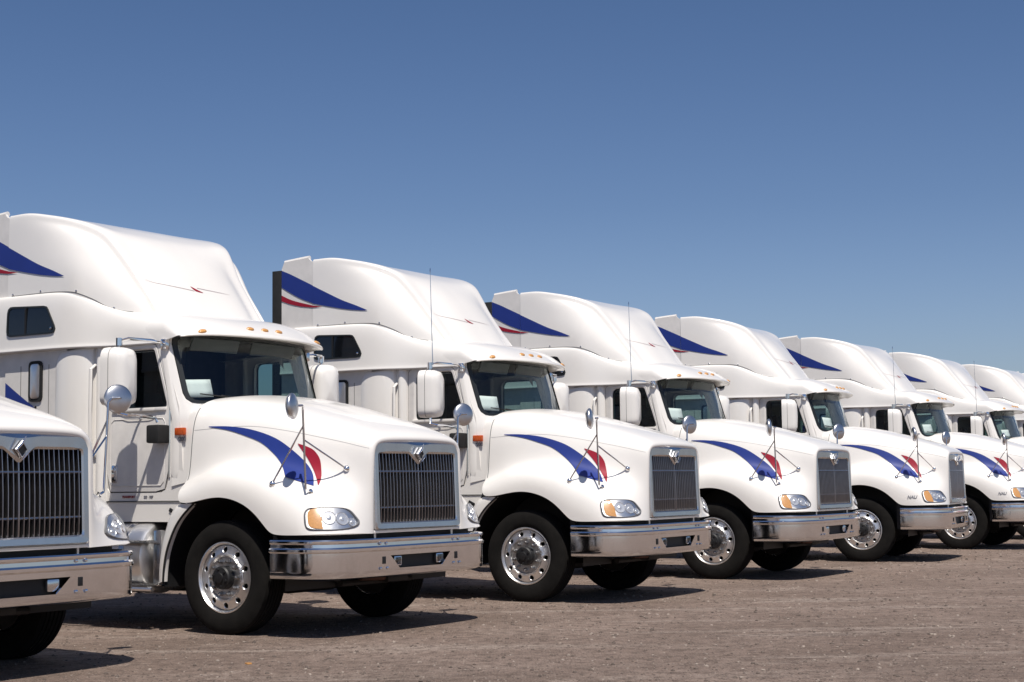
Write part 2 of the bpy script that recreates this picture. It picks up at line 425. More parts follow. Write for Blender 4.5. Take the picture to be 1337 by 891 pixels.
for z in (1.385, 1.075):
    bm = bmesh.new(); tube(bm, [(gx(y)-.008, y, z) for y in [-.55, -.3, 0, .3, .55]], .009, 6)
    part('grille_rod', bm, 'bar', grille)
bm = bmesh.new()
for k in range(25):
    y = -.53 + 1.06*k/24
    box(bm, (gx(y)-.004, y, .962), (.012, .012, .014), bev=.003)
part('bar_glints', bm, 'alu', grille)['kind'] = 'stuff'  # bright blocks stand in for small highlights at the bar feet
for z0 in ((-.57, .92), (.57, .92)):
    bm = bmesh.new(); lathe(bm, [(0, .014), (.008, .013), (.012, .006), (.0125, .0005)], (gx(z0[0])+.012, z0[0], z0[1]), 10, 'X')
    part('screw', bm, 'chrome', grille)
bm = bmesh.new(); box(bm, (-.13, 0, 1.26), (.03, 1.18, .70))
part('radiator', bm, 'radiator', grille)
# diamond emblem: tilted square frame with a bar across and a tail
bm = bmesh.new()
c = Vector((.002, 0, 1.538)); q = .047
def dia(k, x): return [c + Vector((x, a*q*k, b*q*k)) for a, b in ((0, -1.25), (1, -.1), (.1, 1.15), (-1, 0))]
rings(bm, [dia(1.1, -.012), dia(1.1, .006), dia(1.0, .010), dia(.86, .010), dia(.82, .002)], cap1=False)
emb = part('emblem', finish(bm, 'emblem', 25), 'steel_soft', grille)
bm = bmesh.new(); rings(bm, [dia(.84, .003), dia(.02, .004)], cap1=True); part('emblem_field', bm, 'dark', emb)
bm = bmesh.new()
tube(bm, [c+Vector((.016, -.052, -.005)), c+Vector((.03, -.02, .035)), c+Vector((.03, .012, .085))], [.006, .008, .003], 6)
tube(bm, [c+Vector((.014, 0, -.07)), c+Vector((.022, .03, -.035)), c+Vector((.018, .058, -.01))], [.003, .005, .003], 6)
part('emblem_stroke', bm, 'chrome', emb)

# ---- bumper
BP = [(0,0),(0,.10),(0,.20),(0,.311),(-.001,.436),(-.005,.56),(-.012,.70),(-.025,.83),(-.045,.95),(-.072,1.04),(-.11,1.105),(-.165,1.155),(-.24,1.19),(-.34,1.21),(-.48,1.222),(-.60,1.226),(-.655,1.226)]
full = [(x, -y) for x, y in BP[:0:-1]] + BP
prof = [(.488,-.10),(.495,-.03),(.505,-.004),(.515,0),(.558,.0),(.669,.0),(.712,0),(.718,.010),(.724,.014),(.740,.014),(.748,.006),(.752,-.006),(.785,-.008),(.790,.002),(.797,.007),(.808,.007),(.815,.001),(.818,-.05)]
nrm = []
for i in range(len(full)):
    a, b = Vector(full[max(0, i-1)]), Vector(full[min(len(full)-1, i+1)])
    t = (b-a).normalized(); nrm.append(Vector((t.y, -t.x)))
bm = bmesh.new()
V = []
for z, o_ in prof:
    V.append([bm.verts.new((x+n.x*o_, y+n.y*o_, z)) for (x, y), n in zip(full, nrm)])
for j in range(len(prof)-1):
    for i in range(len(full)-1):
        q = [V[j][i], V[j][i+1], V[j+1][i+1], V[j+1][i]]
        if prof[j][0] == .558 and prof[j+1][0] == .669:
            y0, y1 = full[i][1], full[i+1][1]
            if max(abs(y0), abs(y1)) <= .3111: continue
            if max(abs(y0), abs(y1)) <= .4361:
                if y0 > 0: q = [V[j][i], V[j][i+1], V[j+1][i+1]]
                else: q = [V[j][i], V[j][i+1], V[j+1][i]]
                bm.faces.new(q); continue
        bm.faces.new(q)
me = finish(bm, 'bumper', 0); me = bake(me, [('SOLIDIFY', dict(thickness=.012, offset=0))])
for p_ in me.polygons: p_.use_smooth = True
me.set_sharp_from_angle(angle=R(28))
bumper = part('bumper', me, 'chrome', truck)
bm = bmesh.new(); box(bm, (-.10, 0, .61), (.10, 1.0, .17))
part('intake_recess', bm, 'dark', bumper)
for s in SD:
    bm = bmesh.new(); box(bm, (-.03, s*.305, .617), (.03, .105, .085), bev=.012); fl = part('fog_light', bm, 'chrome', bumper)
    bm = bmesh.new(); box(bm, (-.012, s*.305, .617), (.006, .088, .068), bev=.002); part('lens', bm, 'lens', fl)
    bm = bmesh.new(); box(bm, (.006, s*.525, .632), (.006, .036, .062), bev=.002); part('tow_hole', bm, 'dark', bumper)
    for (yy, zz) in ((.49,.775),(.575,.775),(.485,.565),(.575,.565)):
        bm = bmesh.new(); lathe(bm, [(0,.013),(.007,.012),(.010,.006),(.0105,.0004)], (-.001 if zz > .7 else .006, s*yy, zz), 10, 'X'); part('bolt', bm, 'chrome', bumper)
    bm = bmesh.new(); lathe(bm, [(-.04,.012),(.05,.012),(.055,.006)], (-.07, s*.56, .845), 8, 'Z'); part('bracket', bm, 'steel', bumper)
# dark valance between the bumper and the hood
bm = bmesh.new()
inn = [(x-.10*(1 if abs(y) < 1.1 else .8), y*.90) for x, y in full]
grid(bm, [[(x, y, z) for x, y in inn] for z in (.5, .99)])
part('valance', finish(bm, 'valance', 30), 'dark', truck)

# ---- wheel wells
for s in SD:
    bm = bmesh.new(); rws = []
    for k in range(25):
        t = R(-8 + 196*k/24); r_ = AR+.012
        rws.append([(AX+r_*math.cos(t), s*y, AZ+r_*math.sin(t)) for y in (1.145, .9, .6, .5)])
    grid(bm, rws); part('wheel_well', bm, 'dark', truck)
    bm = bmesh.new(); ring = [(AX+AR*math.cos(R(-8+196*k/24)), s*.5, AZ+AR*math.sin(R(-8+196*k/24))) for k in range(25)]
    bm.faces.new([bm.verts.new(p) for p in ring]); part('wheel_well_panel', finish(bm, 'wheel_well_panel', 0), 'dark', truck)
    # white panel behind the wheel
    inr = [(-1.60,1.125),(-1.71,1.04),(-1.80,.945),(-1.87,.83),(-1.925,.70),(-1.955,.56),(-1.965,.44)]
    otr = [(-1.79,1.125),(-1.865,1.085),(-1.925,1.0),(-1.98,.87),(-2.02,.73),(-2.045,.57),(-2.045,.415)]
    bm = bmesh.new(); rws = []
    for (xi, zi), (xo, zo) in zip(catmull(inr, 18), catmull(otr, 18)):
        rws.append([(xi, s*1.12, zi), (xi, s*1.165, zi), (xi-.012, s*1.178, zi), ((xi*.4+xo*.6), s*1.175, (zi*.4+zo*.6)), (xo, s*1.14, zo), (xo-.05, s*1.05, zo-.01), (xo-.07, s*.9, zo-.015), (xo-.07, s*.72, zo-.015)])
    grid(bm, rws); me = finish(bm, 'fender_rear_panel', 50); fr = part('fender_rear_panel', me, 'white', truck)
    bm = bmesh.new(); tube(bm, [(x-.004, s*1.17, z) for x, z in catmull(inr, 20)], .011, 6); part('edge_trim', bm, 'rubber', fr)
    # black corner wedge and latch under the hood edge
    bm = bmesh.new(); tube(bm, [(-1.79, s*1.05, 1.20), (-1.84, s*1.04, 1.17), (-1.87, s*1.04, 1.10)], .022, 8); part('hood_latch', bm, 'dark', truck)

# ---- wheels
def tyre_prof(w, r):
    h = w/2
    return [(-h*.72,.285),(-h*.9,.31),(-h*.985,.345),(-h*1.0,.352),(-h*1.0,.36),(-h*.985,.366),(-h*1.0,.40),(-h*.99,.42),(-h*.985,.435),(-h*.97,.437),(-h*.93,r-.035),(-h*.84,r-.008),(-h*.70,r)] + \
           [v for k in range(-2, 3) for v in ((h*.27*k-.006, r+.001), (h*.27*k-.004, r-.012), (h*.27*k+.004, r-.012), (h*.27*k+.006, r+.001))] + \
           [(h*.70,r),(h*.84,r-.008),(h*.93,r-.035),(h*.99,.42),(h*1.0,.36),(h*.9,.31),(h*.72,.285)]
TR = .490
bm = bmesh.new(); lathe(bm, tyre_prof(.28, TR), (0, 0, 0), 56)
tyre_me = finish(bm, 'tyre', 40)
def rim_mesh(front):
    bm = bmesh.new(); O = .02
    # flange and barrel; outboard = +Y
    lathe(bm, [(.10,.292),(.118,.306),(.128,.307),(.130,.298),(.118,.288),(.09,.278),(.02,.27),(-.12,.27)], (0, 0, 0), 60)
    f = (lambda r: .102 if r > .262 else (.102 + (.262-r)*.35)) if front else (lambda r: .0)
    # disc with ten hand holes: 10 sectors
    for k in range(10):
        a0 = 2*math.pi*k/10
        sect = []
        n = 8
        for i in range(n): sect.append((.276, a0 + (i/n-.5)*math.pi/5))
        for i in range(4): sect.append((.276-(.276-.19)*i/4, a0 + math.pi/10))
        for i in range(n): sect.append((.19, a0 + (.5-i/n)*math.pi/5))
        for i in range(4): sect.append((.19+(.276-.19)*i/4, a0 - math.pi/10))
        so = [(r*math.cos(t), r*math.sin(t)) for r, t in sect]
        c0 = Vector((.238*math.cos(a0), .238*math.sin(a0)))
        hole = []
        for p in so:
            d = (Vector(p)-c0).normalized(); hole.append(tuple(c0 + d*.024))
        def L(pp, dy=0): return [(x, f(math.hypot(x, z))+dy, z) for x, z in pp]
        h2 = [tuple(c0 + (Vector(p)-c0)*1.15) for p in hole]
        rings(bm, [L(so), L(h2), L(hole, -.004), L(hole, -.03)])
    if front:
        lathe(bm, [(f(.19), .19), (.122, .185), (.108, .178), (.104, .10), (.15, .098)], (0, 0, 0), 40)
    else:
        lathe(bm, [(0, .19), (-.01, .18), (-.012, .10)], (0, 0, 0), 40)
    bmesh.ops.remove_doubles(bm, verts=bm.verts[:], dist=.0005)
    return finish(bm, 'rim', 35)
rim_me = rim_mesh(True)
bm = bmesh.new()
lathe(bm, [(.095,.102),(.165,.100),(.178,.09),(.182,.06),(.186,.045),(.196,.042),(.198,.02),(.199,.001)], (0, 0, 0), 28)
for k in range(6): 
    t = k*math.pi/3; lathe(bm, [(.17,.012),(.192,.011),(.194,.001)], (.073*math.cos(t), 0, .073*math.sin(t)), 6)
hub_me = finish(bm, 'hub')
bm = bmesh.new()
for k in range(10):
    t = 2*math.pi*(k+.5)/10
    lathe(bm, [(.10,.022),(.115,.021),(.117,.017),(.142,.016),(.145,.011),(.152,.008),(.153,.001)], (.145*math.cos(t), 0, .145*math.sin(t)), 6)
nut_me = finish(bm, 'lug_nuts', 30)
bm = bmesh.new(); lathe(bm, [(-.10,.27),(-.11,.2),(-.11,.02),(-.02,.015)], (0, 0, 0), 24); drum_me = finish(bm, 'brake_drum')
bm = bmesh.new(); tube(bm, [(.19, .125, -.19), (.205, .15, -.14), (.20, .155, -.12)], .005, 5); stem_me = finish(bm, 'valve_stem')
def wheel(x, y, s, spin, parent, front=True):
    t = part('wheel', tyre_me, 'tyre', parent); t.location = (x, y, TR)
    t.rotation_euler = (0, spin, 0) if s > 0 else (0, spin, math.pi)
    t.matrix_basis = Matrix.Translation((x, y, TR)) @ Matrix.Rotation(0 if s > 0 else math.pi, 4, 'Z') @ Matrix.Rotation(spin, 4, 'Y')
    part('rim', rim_me, 'alu', t); part('hub', hub_me, 'dark', t); part('lug_nuts', nut_me, 'alu_dull', t)['kind'] = 'stuff'
    part('brake_drum', drum_me, 'chassis', t)
    if front: part('valve_stem', stem_me, 'steel', t)
    return t
for s in SD: wheel(AX, s*1.005, s, .25 if s < 0 else .9, truck)
for x in (-6.35, -7.68):
    for s in SD: wheel(x, s*1.03, s, x, truck, False)

# ---- chassis
bm = bmesh.new()
for s in SD: box(bm, (-4.5, s*.43, .80), (8.2, .09, .26), bev=.01)
for x in (-.35, -2.6, -4.2, -6.0, -8.4): box(bm, (x, 0, .80), (.12, .86, .2), bev=.01)
box(bm, (-7.0, 0, .97), (1.3, .9, .07), bev=.02)
part('frame', bm, 'chassis', truck)
bm = bmesh.new()
tube(bm, [(AX, -.95, .47), (AX, -.75, .42), (AX, -.3, .36), (AX, .3, .36), (AX, .75, .42), (AX, .95, .47)], .06, 8)
part('front_axle', bm, 'chassis', truck)
for x in (-6.35, -7.68):
    bm = bmesh.new(); tube(bm, [(x, -1, TR), (x, 0, TR), (x, 1, TR)], .08, 10); lathe(bm, [(-.24,.02),(-.2,.16),(0,.24),(.2,.16),(.24,.02)], (x, 0, TR), 14, 'X'); part('drive_axle', bm, 'chassis', truck)
bm = bmesh.new()
box(bm, (-1.1, 0, .92), (1.3, .62, .75), bev=.08); box(bm, (-1.2, 0, .5), (.7, .36, .22), bev=.06); box(bm, (-.42, 0, .56), (.16, .9, .12), bev=.02)
tube(bm, [(-.5, -.5, .42), (-.5, .5, .42)], .03, 8); box(bm, (-.40, .12, .45), (.12, .3, .08), bev=.02)
part('engine', bm, 'chassis', truck)
bm = bmesh.new()
tube(bm, [(-.34, -.42, .475), (-.34, -.1, .46)], .03, 8); tube(bm, [(-.62, -.55, .5), (-.62, .5, .44)], .028, 8)
part('steering_linkage', bm, 'rust', truck)
# fuel tanks, steps, drive shaft tunnel
for s in SD:
    bm = bmesh.new()
    lathe(bm, [(0,.02),(0,.28),(.02,.315),(.06,.33),(1.62,.33),(1.66,.315),(1.68,.28),(1.68,.02)], (-3.95, s*.835, .64), 32, 'X')
    tk = part('fuel_tank', bm, 'alu', truck)
    for x in (-2.55, -3.6):
        bm = bmesh.new(); lathe(bm, [(0,.333),(0,.338),(.06,.338),(.06,.333)], (x, s*.835, .64), 32, 'X'); part('tank_strap', bm, 'steel', tk)
    for (x0, x1, z0) in ((-2.95, -2.15, .40), (-2.95, -2.15, .78)):
        bm = bmesh.new()
        box(bm, ((x0+x1)/2, s*1.11, z0), (x1-x0, .15, .018), bev=.004)
        for k in range(12): box(bm, (x0+.04+k*(x1-x0-.08)/11, s*1.11, z0+.012), (.018, .13, .012))
        part('step', bm, 'alu_dull', tk)
    bm = bmesh.new(); box(bm, (-2.14, s*.93, .64), (.10, .30, .5), bev=.02); part('step_bracket', bm, 'steel', tk)
    bm = bmesh.new(); tube(bm, [(-3.9, s*1.17, .37), (-2.1, s*1.17, .37)], .022, 8); part('step_rail', bm, 'alu', tk)
bm = bmesh.new(); box(bm, (-3.1, 0, .70), (2.4, .8, .5), bev=.05); part('transmission', bm, 'chassis', truck)

# ---- cab
def ycab(z): return .975 - .008*max(0, z-1.0)
def ringmap(fn, r2): return [fn(a, b) for a, b in r2]
wn_in = rrect([(-2.80,2.00),(-2.135,2.00),(-2.315,2.535),(-2.80,2.535)], [.05,.04,.05,.08], 6)     # door window hole
door_out = rrect([(-2.905,1.225),(-2.115,1.225),(-2.10,2.02),(-2.285,2.585),(-2.905,2.585)], [.04,.12,.10,.05,.06], 6)
def radial(inner, outer, c, n):
    """outer points on the same rays as the inner ones"""
    O = [Vector(q) for q in outer]; c = Vector(c); res = []
    for p in inner:
        d = Vector(p)-c; bt = None
        for a, b in zip(O, O[1:]+O[:1]):
            e = b-a; det = d.x*(-e.y) + e.x*d.y
            if abs(det) < 1e-12: continue
            t = ((a-c).x*(-e.y) + e.x*(a-c).y)/det; u = (d.x*(a-c).y - d.y*(a-c).x)/det
            if t > .5 and -1e-6 <= u <= 1+1e-6 and (bt is None or t < bt): bt = t
        res.append(tuple(c + d*(bt or 1)))
    return res
for s in SD:
    NW = 72
    wi = resample(wn_in, NW); wc = (-2.5, 2.26)
    dof = radial(wi, door_out, wc, NW)
    shell_out = rrect([(-2.96,.96),(-1.84,.96),(-1.84,1.26),(-1.93,1.42),(-1.99,2.0),(-2.22,2.62),(-2.96,2.62)], .01, 2)
    def L(pp, dy=0): return [(x, s*(ycab(z)+dy), z) for x, z in pp]
    # cab side shell: from door outline out to the shell edge (door opening framed)
    sh = radial(resample(door_out, NW), shell_out, (-2.5, 1.9), NW)
    do2 = resample(door_out, NW)
    bm = bmesh.new(); rings(bm, [L([tuple(Vector((-2.5,1.9)) + (Vector(q)-Vector((-2.5,1.9)))*.9) for q in do2], -.02), L(do2, -.02), L(do2, 0), L(sh, 0), L(sh, -.03)])
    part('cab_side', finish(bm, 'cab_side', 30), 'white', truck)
    # door
    bm = bmesh.new()
    sk = radial(wi, rrect([tuple(Vector(wc) + (Vector(q)-Vector(wc))*.99) for q in door_out], .005, 1), wc, NW)
    sm = between(wi, sk, 8)
    rings(bm, [L(wi, -.06), L(wi, -.012), L(sm[1], -.005), L(sm[2], .007), L(sm[7], .008), L(sk, .004), L(sk, -.02)])
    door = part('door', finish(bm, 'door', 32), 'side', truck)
    gp = radial(wi, rrect([tuple(Vector(wc) + (Vector(q)-Vector(wc))*1.0) for q in door_out], .005, 1), wc, NW)
    bm = bmesh.new(); rings(bm, [L(sk, .0015), L(gp, .0015)]); part('door_gap', finish(bm, 'door_gap', 30), 'gap', door)
    # raised lower door panel bead
    bead = rrect([(-2.86,1.29),(-2.165,1.29),(-2.15,1.90),(-2.86,1.90)], .05, 5)
    bm = bmesh.new(); tube(bm, L([tuple(q) for q in resample(bead, 48)]+[resample(bead, 48)[0]], .0085), .004, 5, False); part('door_bead', bm, 'side', door)
    bm = bmesh.new(); rings(bm, [L(wi, -.010), L([tuple(Vector(wc)+(Vector(q)-Vector(wc))*.955) for q in wi], -.012), L([tuple(Vector(wc)+(Vector(q)-Vector(wc))*.955) for q in wi], -.03)])
    part('window_seal', bm, 'gasket', door)
    bm = bmesh.new(); rings(bm, [L(q, -.02) for q in ringfill(wi)], cap1=True); part('window', bm, 'glass_side', door)
    bm = bmesh.new(); box(bm, (-2.56, s*(ycab(2)+.012), 1.985), (.56, .026, .032), bev=.008); box(bm, (-2.21, s*(ycab(2)+.012), 1.985), (.14, .026, .032), bev=.008); part('window_sill', bm, 'white', door)
    bm = bmesh.new(); box(bm, (-2.80, s*(ycab(1.4)+.012), 1.40), (.075, .022, .16), bev=.012); hd = part('door_handle', bm, 'chrome', door)
    bm = bmesh.new(); box(bm, (-2.80, s*(ycab(1.4)+.026), 1.435), (.04, .02, .05), bev=.008); part('lock', bm, 'chrome', hd)
    # hinges/front seal strip
    bm = bmesh.new(); tube(bm, [(-2.095, s*(ycab(1.5)+.004), z) for z in (1.36, 1.6, 1.97)], .010, 6); part('door_hinge_strip', bm, 'chrome', door)
    # belt line and rocker
    bm = bmesh.new(); box(bm, (-2.42, s*(ycab(1.1)+.003), 1.145), (1.05, .01, .012), bev=.002); part('rocker_bead', bm, 'seam', truck)
    bm = bmesh.new(); box(bm, (-2.05, s*(ycab(1.05)+.006), 1.055), (.085, .01, .035), Matrix.Rotation(s*0+R(25), 3, 'Y'), bev=.004); part('vent', bm, 'dark', truck)
    # marker lamp on the cowl
    bm = bmesh.new(); box(bm, (-1.955, s*(ycab(1.765)+.014), 1.772), (.125, .03, .068), bev=.010); part('side_marker', bm, 'orange', truck)
    # grab handle behind the door
    bm = bmesh.new(); tube(bm, [(-3.025, s*1.0, 1.55), (-3.02, s*1.075, 1.62), (-3.02, s*1.09, 2.0), (-3.02, s*1.085, 2.38), (-3.025, s*1.0, 2.44)], .017, 8); part('grab_handle', bm, 'white', truck)
    # recess strip between the door and the sleeper column
    bm = bmesh.new(); grid(bm, [[(-2.95, s*ycab(z), z), (-2.99, s*(ycab(z)-.02), z), (-3.02, s*(ycab(z)-.0), z)] for z in (.96, 2.6)]); part('cab_gap_panel', finish(bm, 'cab_gap_panel', 40), 'white', truck)
# floor pan and back panel
bm = bmesh.new(); box(bm, (-3.2, 0, 1.02), (2.75, 1.86, .06)); box(bm, (-1.86, 0, 1.4), (.04, 1.86, .8)); part('cab_floor', bm, 'chassis', truck)

# windshield frame
def wx(y, z):
    a = abs(y)
    x = -1.755 - .31*(max(z, 1.9)-2.05) - .20*(a/.93)**2.3
    if a > .90: x -= 2.4*(a-.90)**1.4
    return x
WS = rrect([(-.925,2.03),(.925,2.03),(.928,2.672),(-.928,2.672)], [.09,.09,.10,.10], 8)
NWS = 96
wsi = resample(WS, NWS)
wso = radial(wsi, [(-.985,1.25),(.985,1.25),(.985,2.0),(.960,2.70),(-.960,2.70),(-.985,2.0)], (0, 2.34), NWS)
def F(pp, dx=0): return [(wx(y, z)+dx, y, z) for y, z in pp]
bm = bmesh.new()
wm = between(wsi, wso, 14)
rings(bm, [F(wsi, -.05), F(wsi, 0)] + [F(q, .004) for q in wm[1:]] + [F(wso, -.05)])
wf = part('windshield_frame', finish(bm, 'windshield_frame', 80), 'white', truck)
sc_in = [tuple(Vector((0, 2.345)) + Vector(((q[0])*.962, (q[1]-2.345)*.925))) for q in wsi]
bm = bmesh.new(); rings(bm, [F(wsi, .004), F(wsi, .011), F(sc_in, .008), F(sc_in, -.01)])
part('windshield_gasket', bm, 'gasket', wf)
bm = bmesh.new(); rings(bm, [F(q, -.004) for q in ringfill([tuple(Vector((0,2.345))+(Vector(q)-Vector((0,2.345)))*.985) for q in wsi], (1, .85, .7, .55, .4, .25, .12, .02))], cap1=True)
part('windshield', finish(bm, 'windshield', 60), 'glass', truck)
# wipers
for s, y0, y1 in ((-1, -.12, -.60), (1, .62, .10)):
    bm = bmesh.new(); tube(bm, [(wx(y0, 2.02)+.03, y0, 2.02), (wx((y0+y1)/2, 2.06)+.03, (y0+y1)/2, 2.075), (wx(y1, 2.10)+.022, y1, 2.105)], .008, 6)
    tube(bm, [(wx(y1+.22, 2.075)+.022, y1+.22, 2.08), (wx(y1-.20, 2.11)+.022, y1-.20, 2.115)], .006, 5); part('wiper', bm, 'dark', truck)

# roof cap and sun visor
def vis_x(y): a = abs(y)/.99; return -1.735 - .165*a**2.4 - .05*a**10
def vis_z(y): a = abs(y)/.99; return 2.672 - .02*a**2 - .012*a**8
bm = bmesh.new(); cols_ = []
for i in range(-26, 27):
    th = abs(i)/26*math.pi/2; sg = 1 if i >= 0 else -1
    ry = .980*math.sin(th)**.5*sg; rz = 2.60 + .291*max(0, math.cos(th))**.42
    ly = .992*math.sin(th)**.62*sg; lx, lz = vis_x(ly), vis_z(ly)
    e_ = abs(math.sin(th))**6
    Pr, Pl = Vector((-2.20, ry, rz)), Vector((lx-.03, ly, lz+.03-.028*e_))
    col_ = [Pr + Vector((-.45, 0, .002)), Pr + Vector((-.16, 0, .004))]
    for t in (0, .2, .4, .6, .8, 1):
        p = Pr.lerp(Pl, t); p.z += .028*math.sin(math.pi*t)*(1-e_); col_.append(p)
    col_ += [Vector((lx-.004, ly, lz+.012-.012*e_)), Vector((lx, ly, lz-.004)), Vector((lx-.012, ly*.998, lz-.014)), Vector((lx-.05, ly*.99, lz-.010)), Vector((-2.06-.12*e_, ly*.975, 2.690-.05*e_))]
    cols_.append(col_)
grid(bm, cols_)
vis = part('sun_visor', finish(bm, 'sun_visor', 50), 'white', truck)
vis_tree = bvh(vis.data)
for y in (-.80, -.20, 0, .20, .80):
    a = abs(y)/.985; bm = bmesh.new()
    h0 = vis_tree.ray_cast(Vector((-1.835-.05*a**2, y, 4)), Vector((0, 0, -1))); c = h0[0]; n0 = h0[1] if h0[1].z > 0 else -h0[1]; e1 = Vector((0, 1, 0)); e1 = (e1-n0*e1.dot(n0)).normalized(); e2 = n0.cross(e1)
    rs = [[c + n0*h*.8 + e2*(.026*k*math.cos(t)) + e1*(.046*k*math.sin(t)) for t in [2*math.pi*i/16 for i in range(16)]] for h, k in ((-.012, 1), (.006, 1), (.018, .8), (.023, .4), (.024, .03))]
    rings(bm, rs, cap1=True); part('marker_light', bm, 'amber', vis)

# ---- upper band (above the belt) of sleeper and cab
UB = [(-4.60,1.19,1.145,3.14),(-4.1,1.19,1.145,3.14),(-3.7,1.19,1.145,3.14),(-3.42,1.188,1.142,3.135),(-3.22,1.165,1.125,3.115),(-3.05,1.12,1.05,3.05),(-2.92,1.065,1.01,2.975),(-2.80,1.02,.955,2.93),(-2.65,.995,.89,2.908),(-2.45,.985,.82,2.895),(-2.30,.98,.77,2.872),(-2.17,.966,.76,2.835)]
for s in SD:
    bm = bmesh.new(); rws = []
    for x, y0, y2, z2 in UB:
        h = z2-2.6
        rws.append([(x, s*(y0-.26), 2.577), (x, s*(y0+.004), 2.578), (x, s*(y0+.012), 2.592), (x, s*(y0+.004), 2.612), (x, s*y0, 2.64), (x, s*(y0-.004), 2.6+h*.45), (x, s*(y0*.8+y2*.2-.002), 2.6+h*.75), (x, s*(y0*.42+y2*.58), 2.6+h*.93), (x, s*(y2), z2), (x, s*(y2-.06-.25*(x > -2.7)), z2+.008)])
    grid(bm, rws); me = bake(finish(bm, 'sleeper_upper', 0), [('SUBSURF', dict(levels=2, render_levels=2))])
    for p_ in me.polygons: p_.use_smooth = True
    up = part('sleeper_upper', me, 'white', truck); tr_up = bvh(me)
    # sleeper window
    wo = rrect([(-4.09,2.735),(-3.37,2.735),(-3.53,3.005),(-4.09,3.03)], [.05,.06,.06,.06], 6)
    wr = resample(wo, 48)
    def U(pp, off): return [cast_side(tr_up, x, z, s, off) or Vector((x, s*1.18, z)) for x, z in pp]
    cc = Vector((-3.76, 2.87)); w2 = [tuple(cc + Vector(((q[0]-cc.x)*.95, (q[1]-cc.y)*.88))) for q in wr]
    bm = bmesh.new(); rings(bm, [U(wr, -.004), U(wr, .012), U(w2, .010), U(w2, .002)]); sw = part('sleeper_window', bm, 'gasket', up)
    bm = bmesh.new(); rings(bm, [U(q, .004) for q in ringfill(w2)], cap1=True); part('pane', bm, 'darkglass', sw)
    bm = bmesh.new(); box(bm, (-3.82, s*1.192, 2.87), (.018, .01, .27)); part('window_divider', bm, 'dark', sw)
    bm = bmesh.new(); lathe(bm, [(0,.016),(.012,.014),(.016,.004)], (-3.455, s*1.188, 2.785), 10, 'Y', s); part('latch', bm, 'chrome', sw)

# ---- fairing
# ridge line (half width, height), middle height, base half width and base height along x
RY = [(-4.16,1.115),(-3.9,1.11),(-3.65,1.08),(-3.45,1.02),(-3.28,.945),(-3.12,.865),(-2.99,.81),(-2.87,.765),(-2.75,.75),(-2.56,.73),(-2.35,.70),(-2.2,.68)]
RZ = [(-4.16,3.945),(-3.9,3.945),(-3.65,3.905),(-3.45,3.862),(-3.28,3.81),(-3.12,3.725),(-2.99,3.575),(-2.87,3.41),(-2.75,3.25),(-2.56,3.0),(-2.35,2.72),(-2.2,2.52)]
CZ = [(-4.16,3.955),(-3.9,3.955),(-3.65,3.90),(-3.45,3.85),(-3.28,3.785),(-3.12,3.71),(-2.99,3.615),(-2.87,3.505),(-2.75,3.37),(-2.56,3.12),(-2.35,2.83),(-2.2,2.63)]
BY = [(-4.16,1.13),(-3.4,1.13),(-3.2,1.115),(-3.05,1.06),(-2.85,.965),(-2.7,.89),(-2.54,.82),(-2.3,.74),(-2.2,.71)]
ZB = [(-4.16,3.115),(-3.42,3.11),(-3.22,3.09),(-3.05,3.02),(-2.92,2.94),(-2.8,2.895),(-2.65,2.86),(-2.5,2.78),(-2.35,2.62),(-2.2,2.42)]
def bspline(P, n):
    P = [P[0]*1.0]*2 + P + [P[-1]*1.0]*2; res = []; m = len(P)-3
    for k in range(n+1):
        u = k/n*m; i = min(int(u), m-1); t = u-i
        res.append(((1-t)**3*P[i] + (3*t**3-6*t*t+4)*P[i+1] + (-3*t**3+3*t*t+3*t+1)*P[i+2] + t**3*P[i+3])/6)
    return res
xs = [-4.16+.04*k for k in range(49)]
def sect(x, inset=0):
    yr, zr, zc, yb, zb = (smooth_table(T_, x) for T_ in (RY, RZ, CZ, BY, ZB))
    q = lerp_table([(-4.16, .022), (-3.5, .03), (-3.2, .045), (-2.9, .06), (-2.2, .06)], x)
    P = [(yb, zb-.04), (yb, zb+.0), (yb-.002, zb+(zr-zb)*.35), (yb*.75+yr*.25, zb+(zr-zb)*.62), (yb*.4+yr*.6+.004, zb+(zr-zb)*.84), (yr+.007, zr-2.6*q), (yr+.004, zr-.9*q), (yr-.2*q, zr-.1*q), (yr-1.2*q, zr+.002), (yr-2.8*q, zr+.004), (yr*.66, zr*.35+zc*.65), (yr*.33, zc+.002), (0, zc)]
    half = [v-Vector((inset if v.x > inset else 0, inset)) for v in bspline([Vector(p) for p in P], 90)]
    half = [(v.x, v.y) for v in half][::-1]; half[0] = (0, half[0][1])
    return [(x, -y, z) for y, z in half[::-1]] + [(x, y, z) for y, z in half[1:]]
bm = bmesh.new(); S = [sect(x) for x in xs]
grid(bm, S)
fairing_me = finish(bm, 'roof_fairing', 60)
fair_tree = bvh(fairing_me)
fair = part('roof_fairing', fairing_me, 'white', truck)
bm = bmesh.new(); s0 = sect(-4.145, .012); bm.faces.new([bm.verts.new(p) for p in s0]); part('fairing_back', finish(bm, 'fairing_back', 0), 'side', fair)
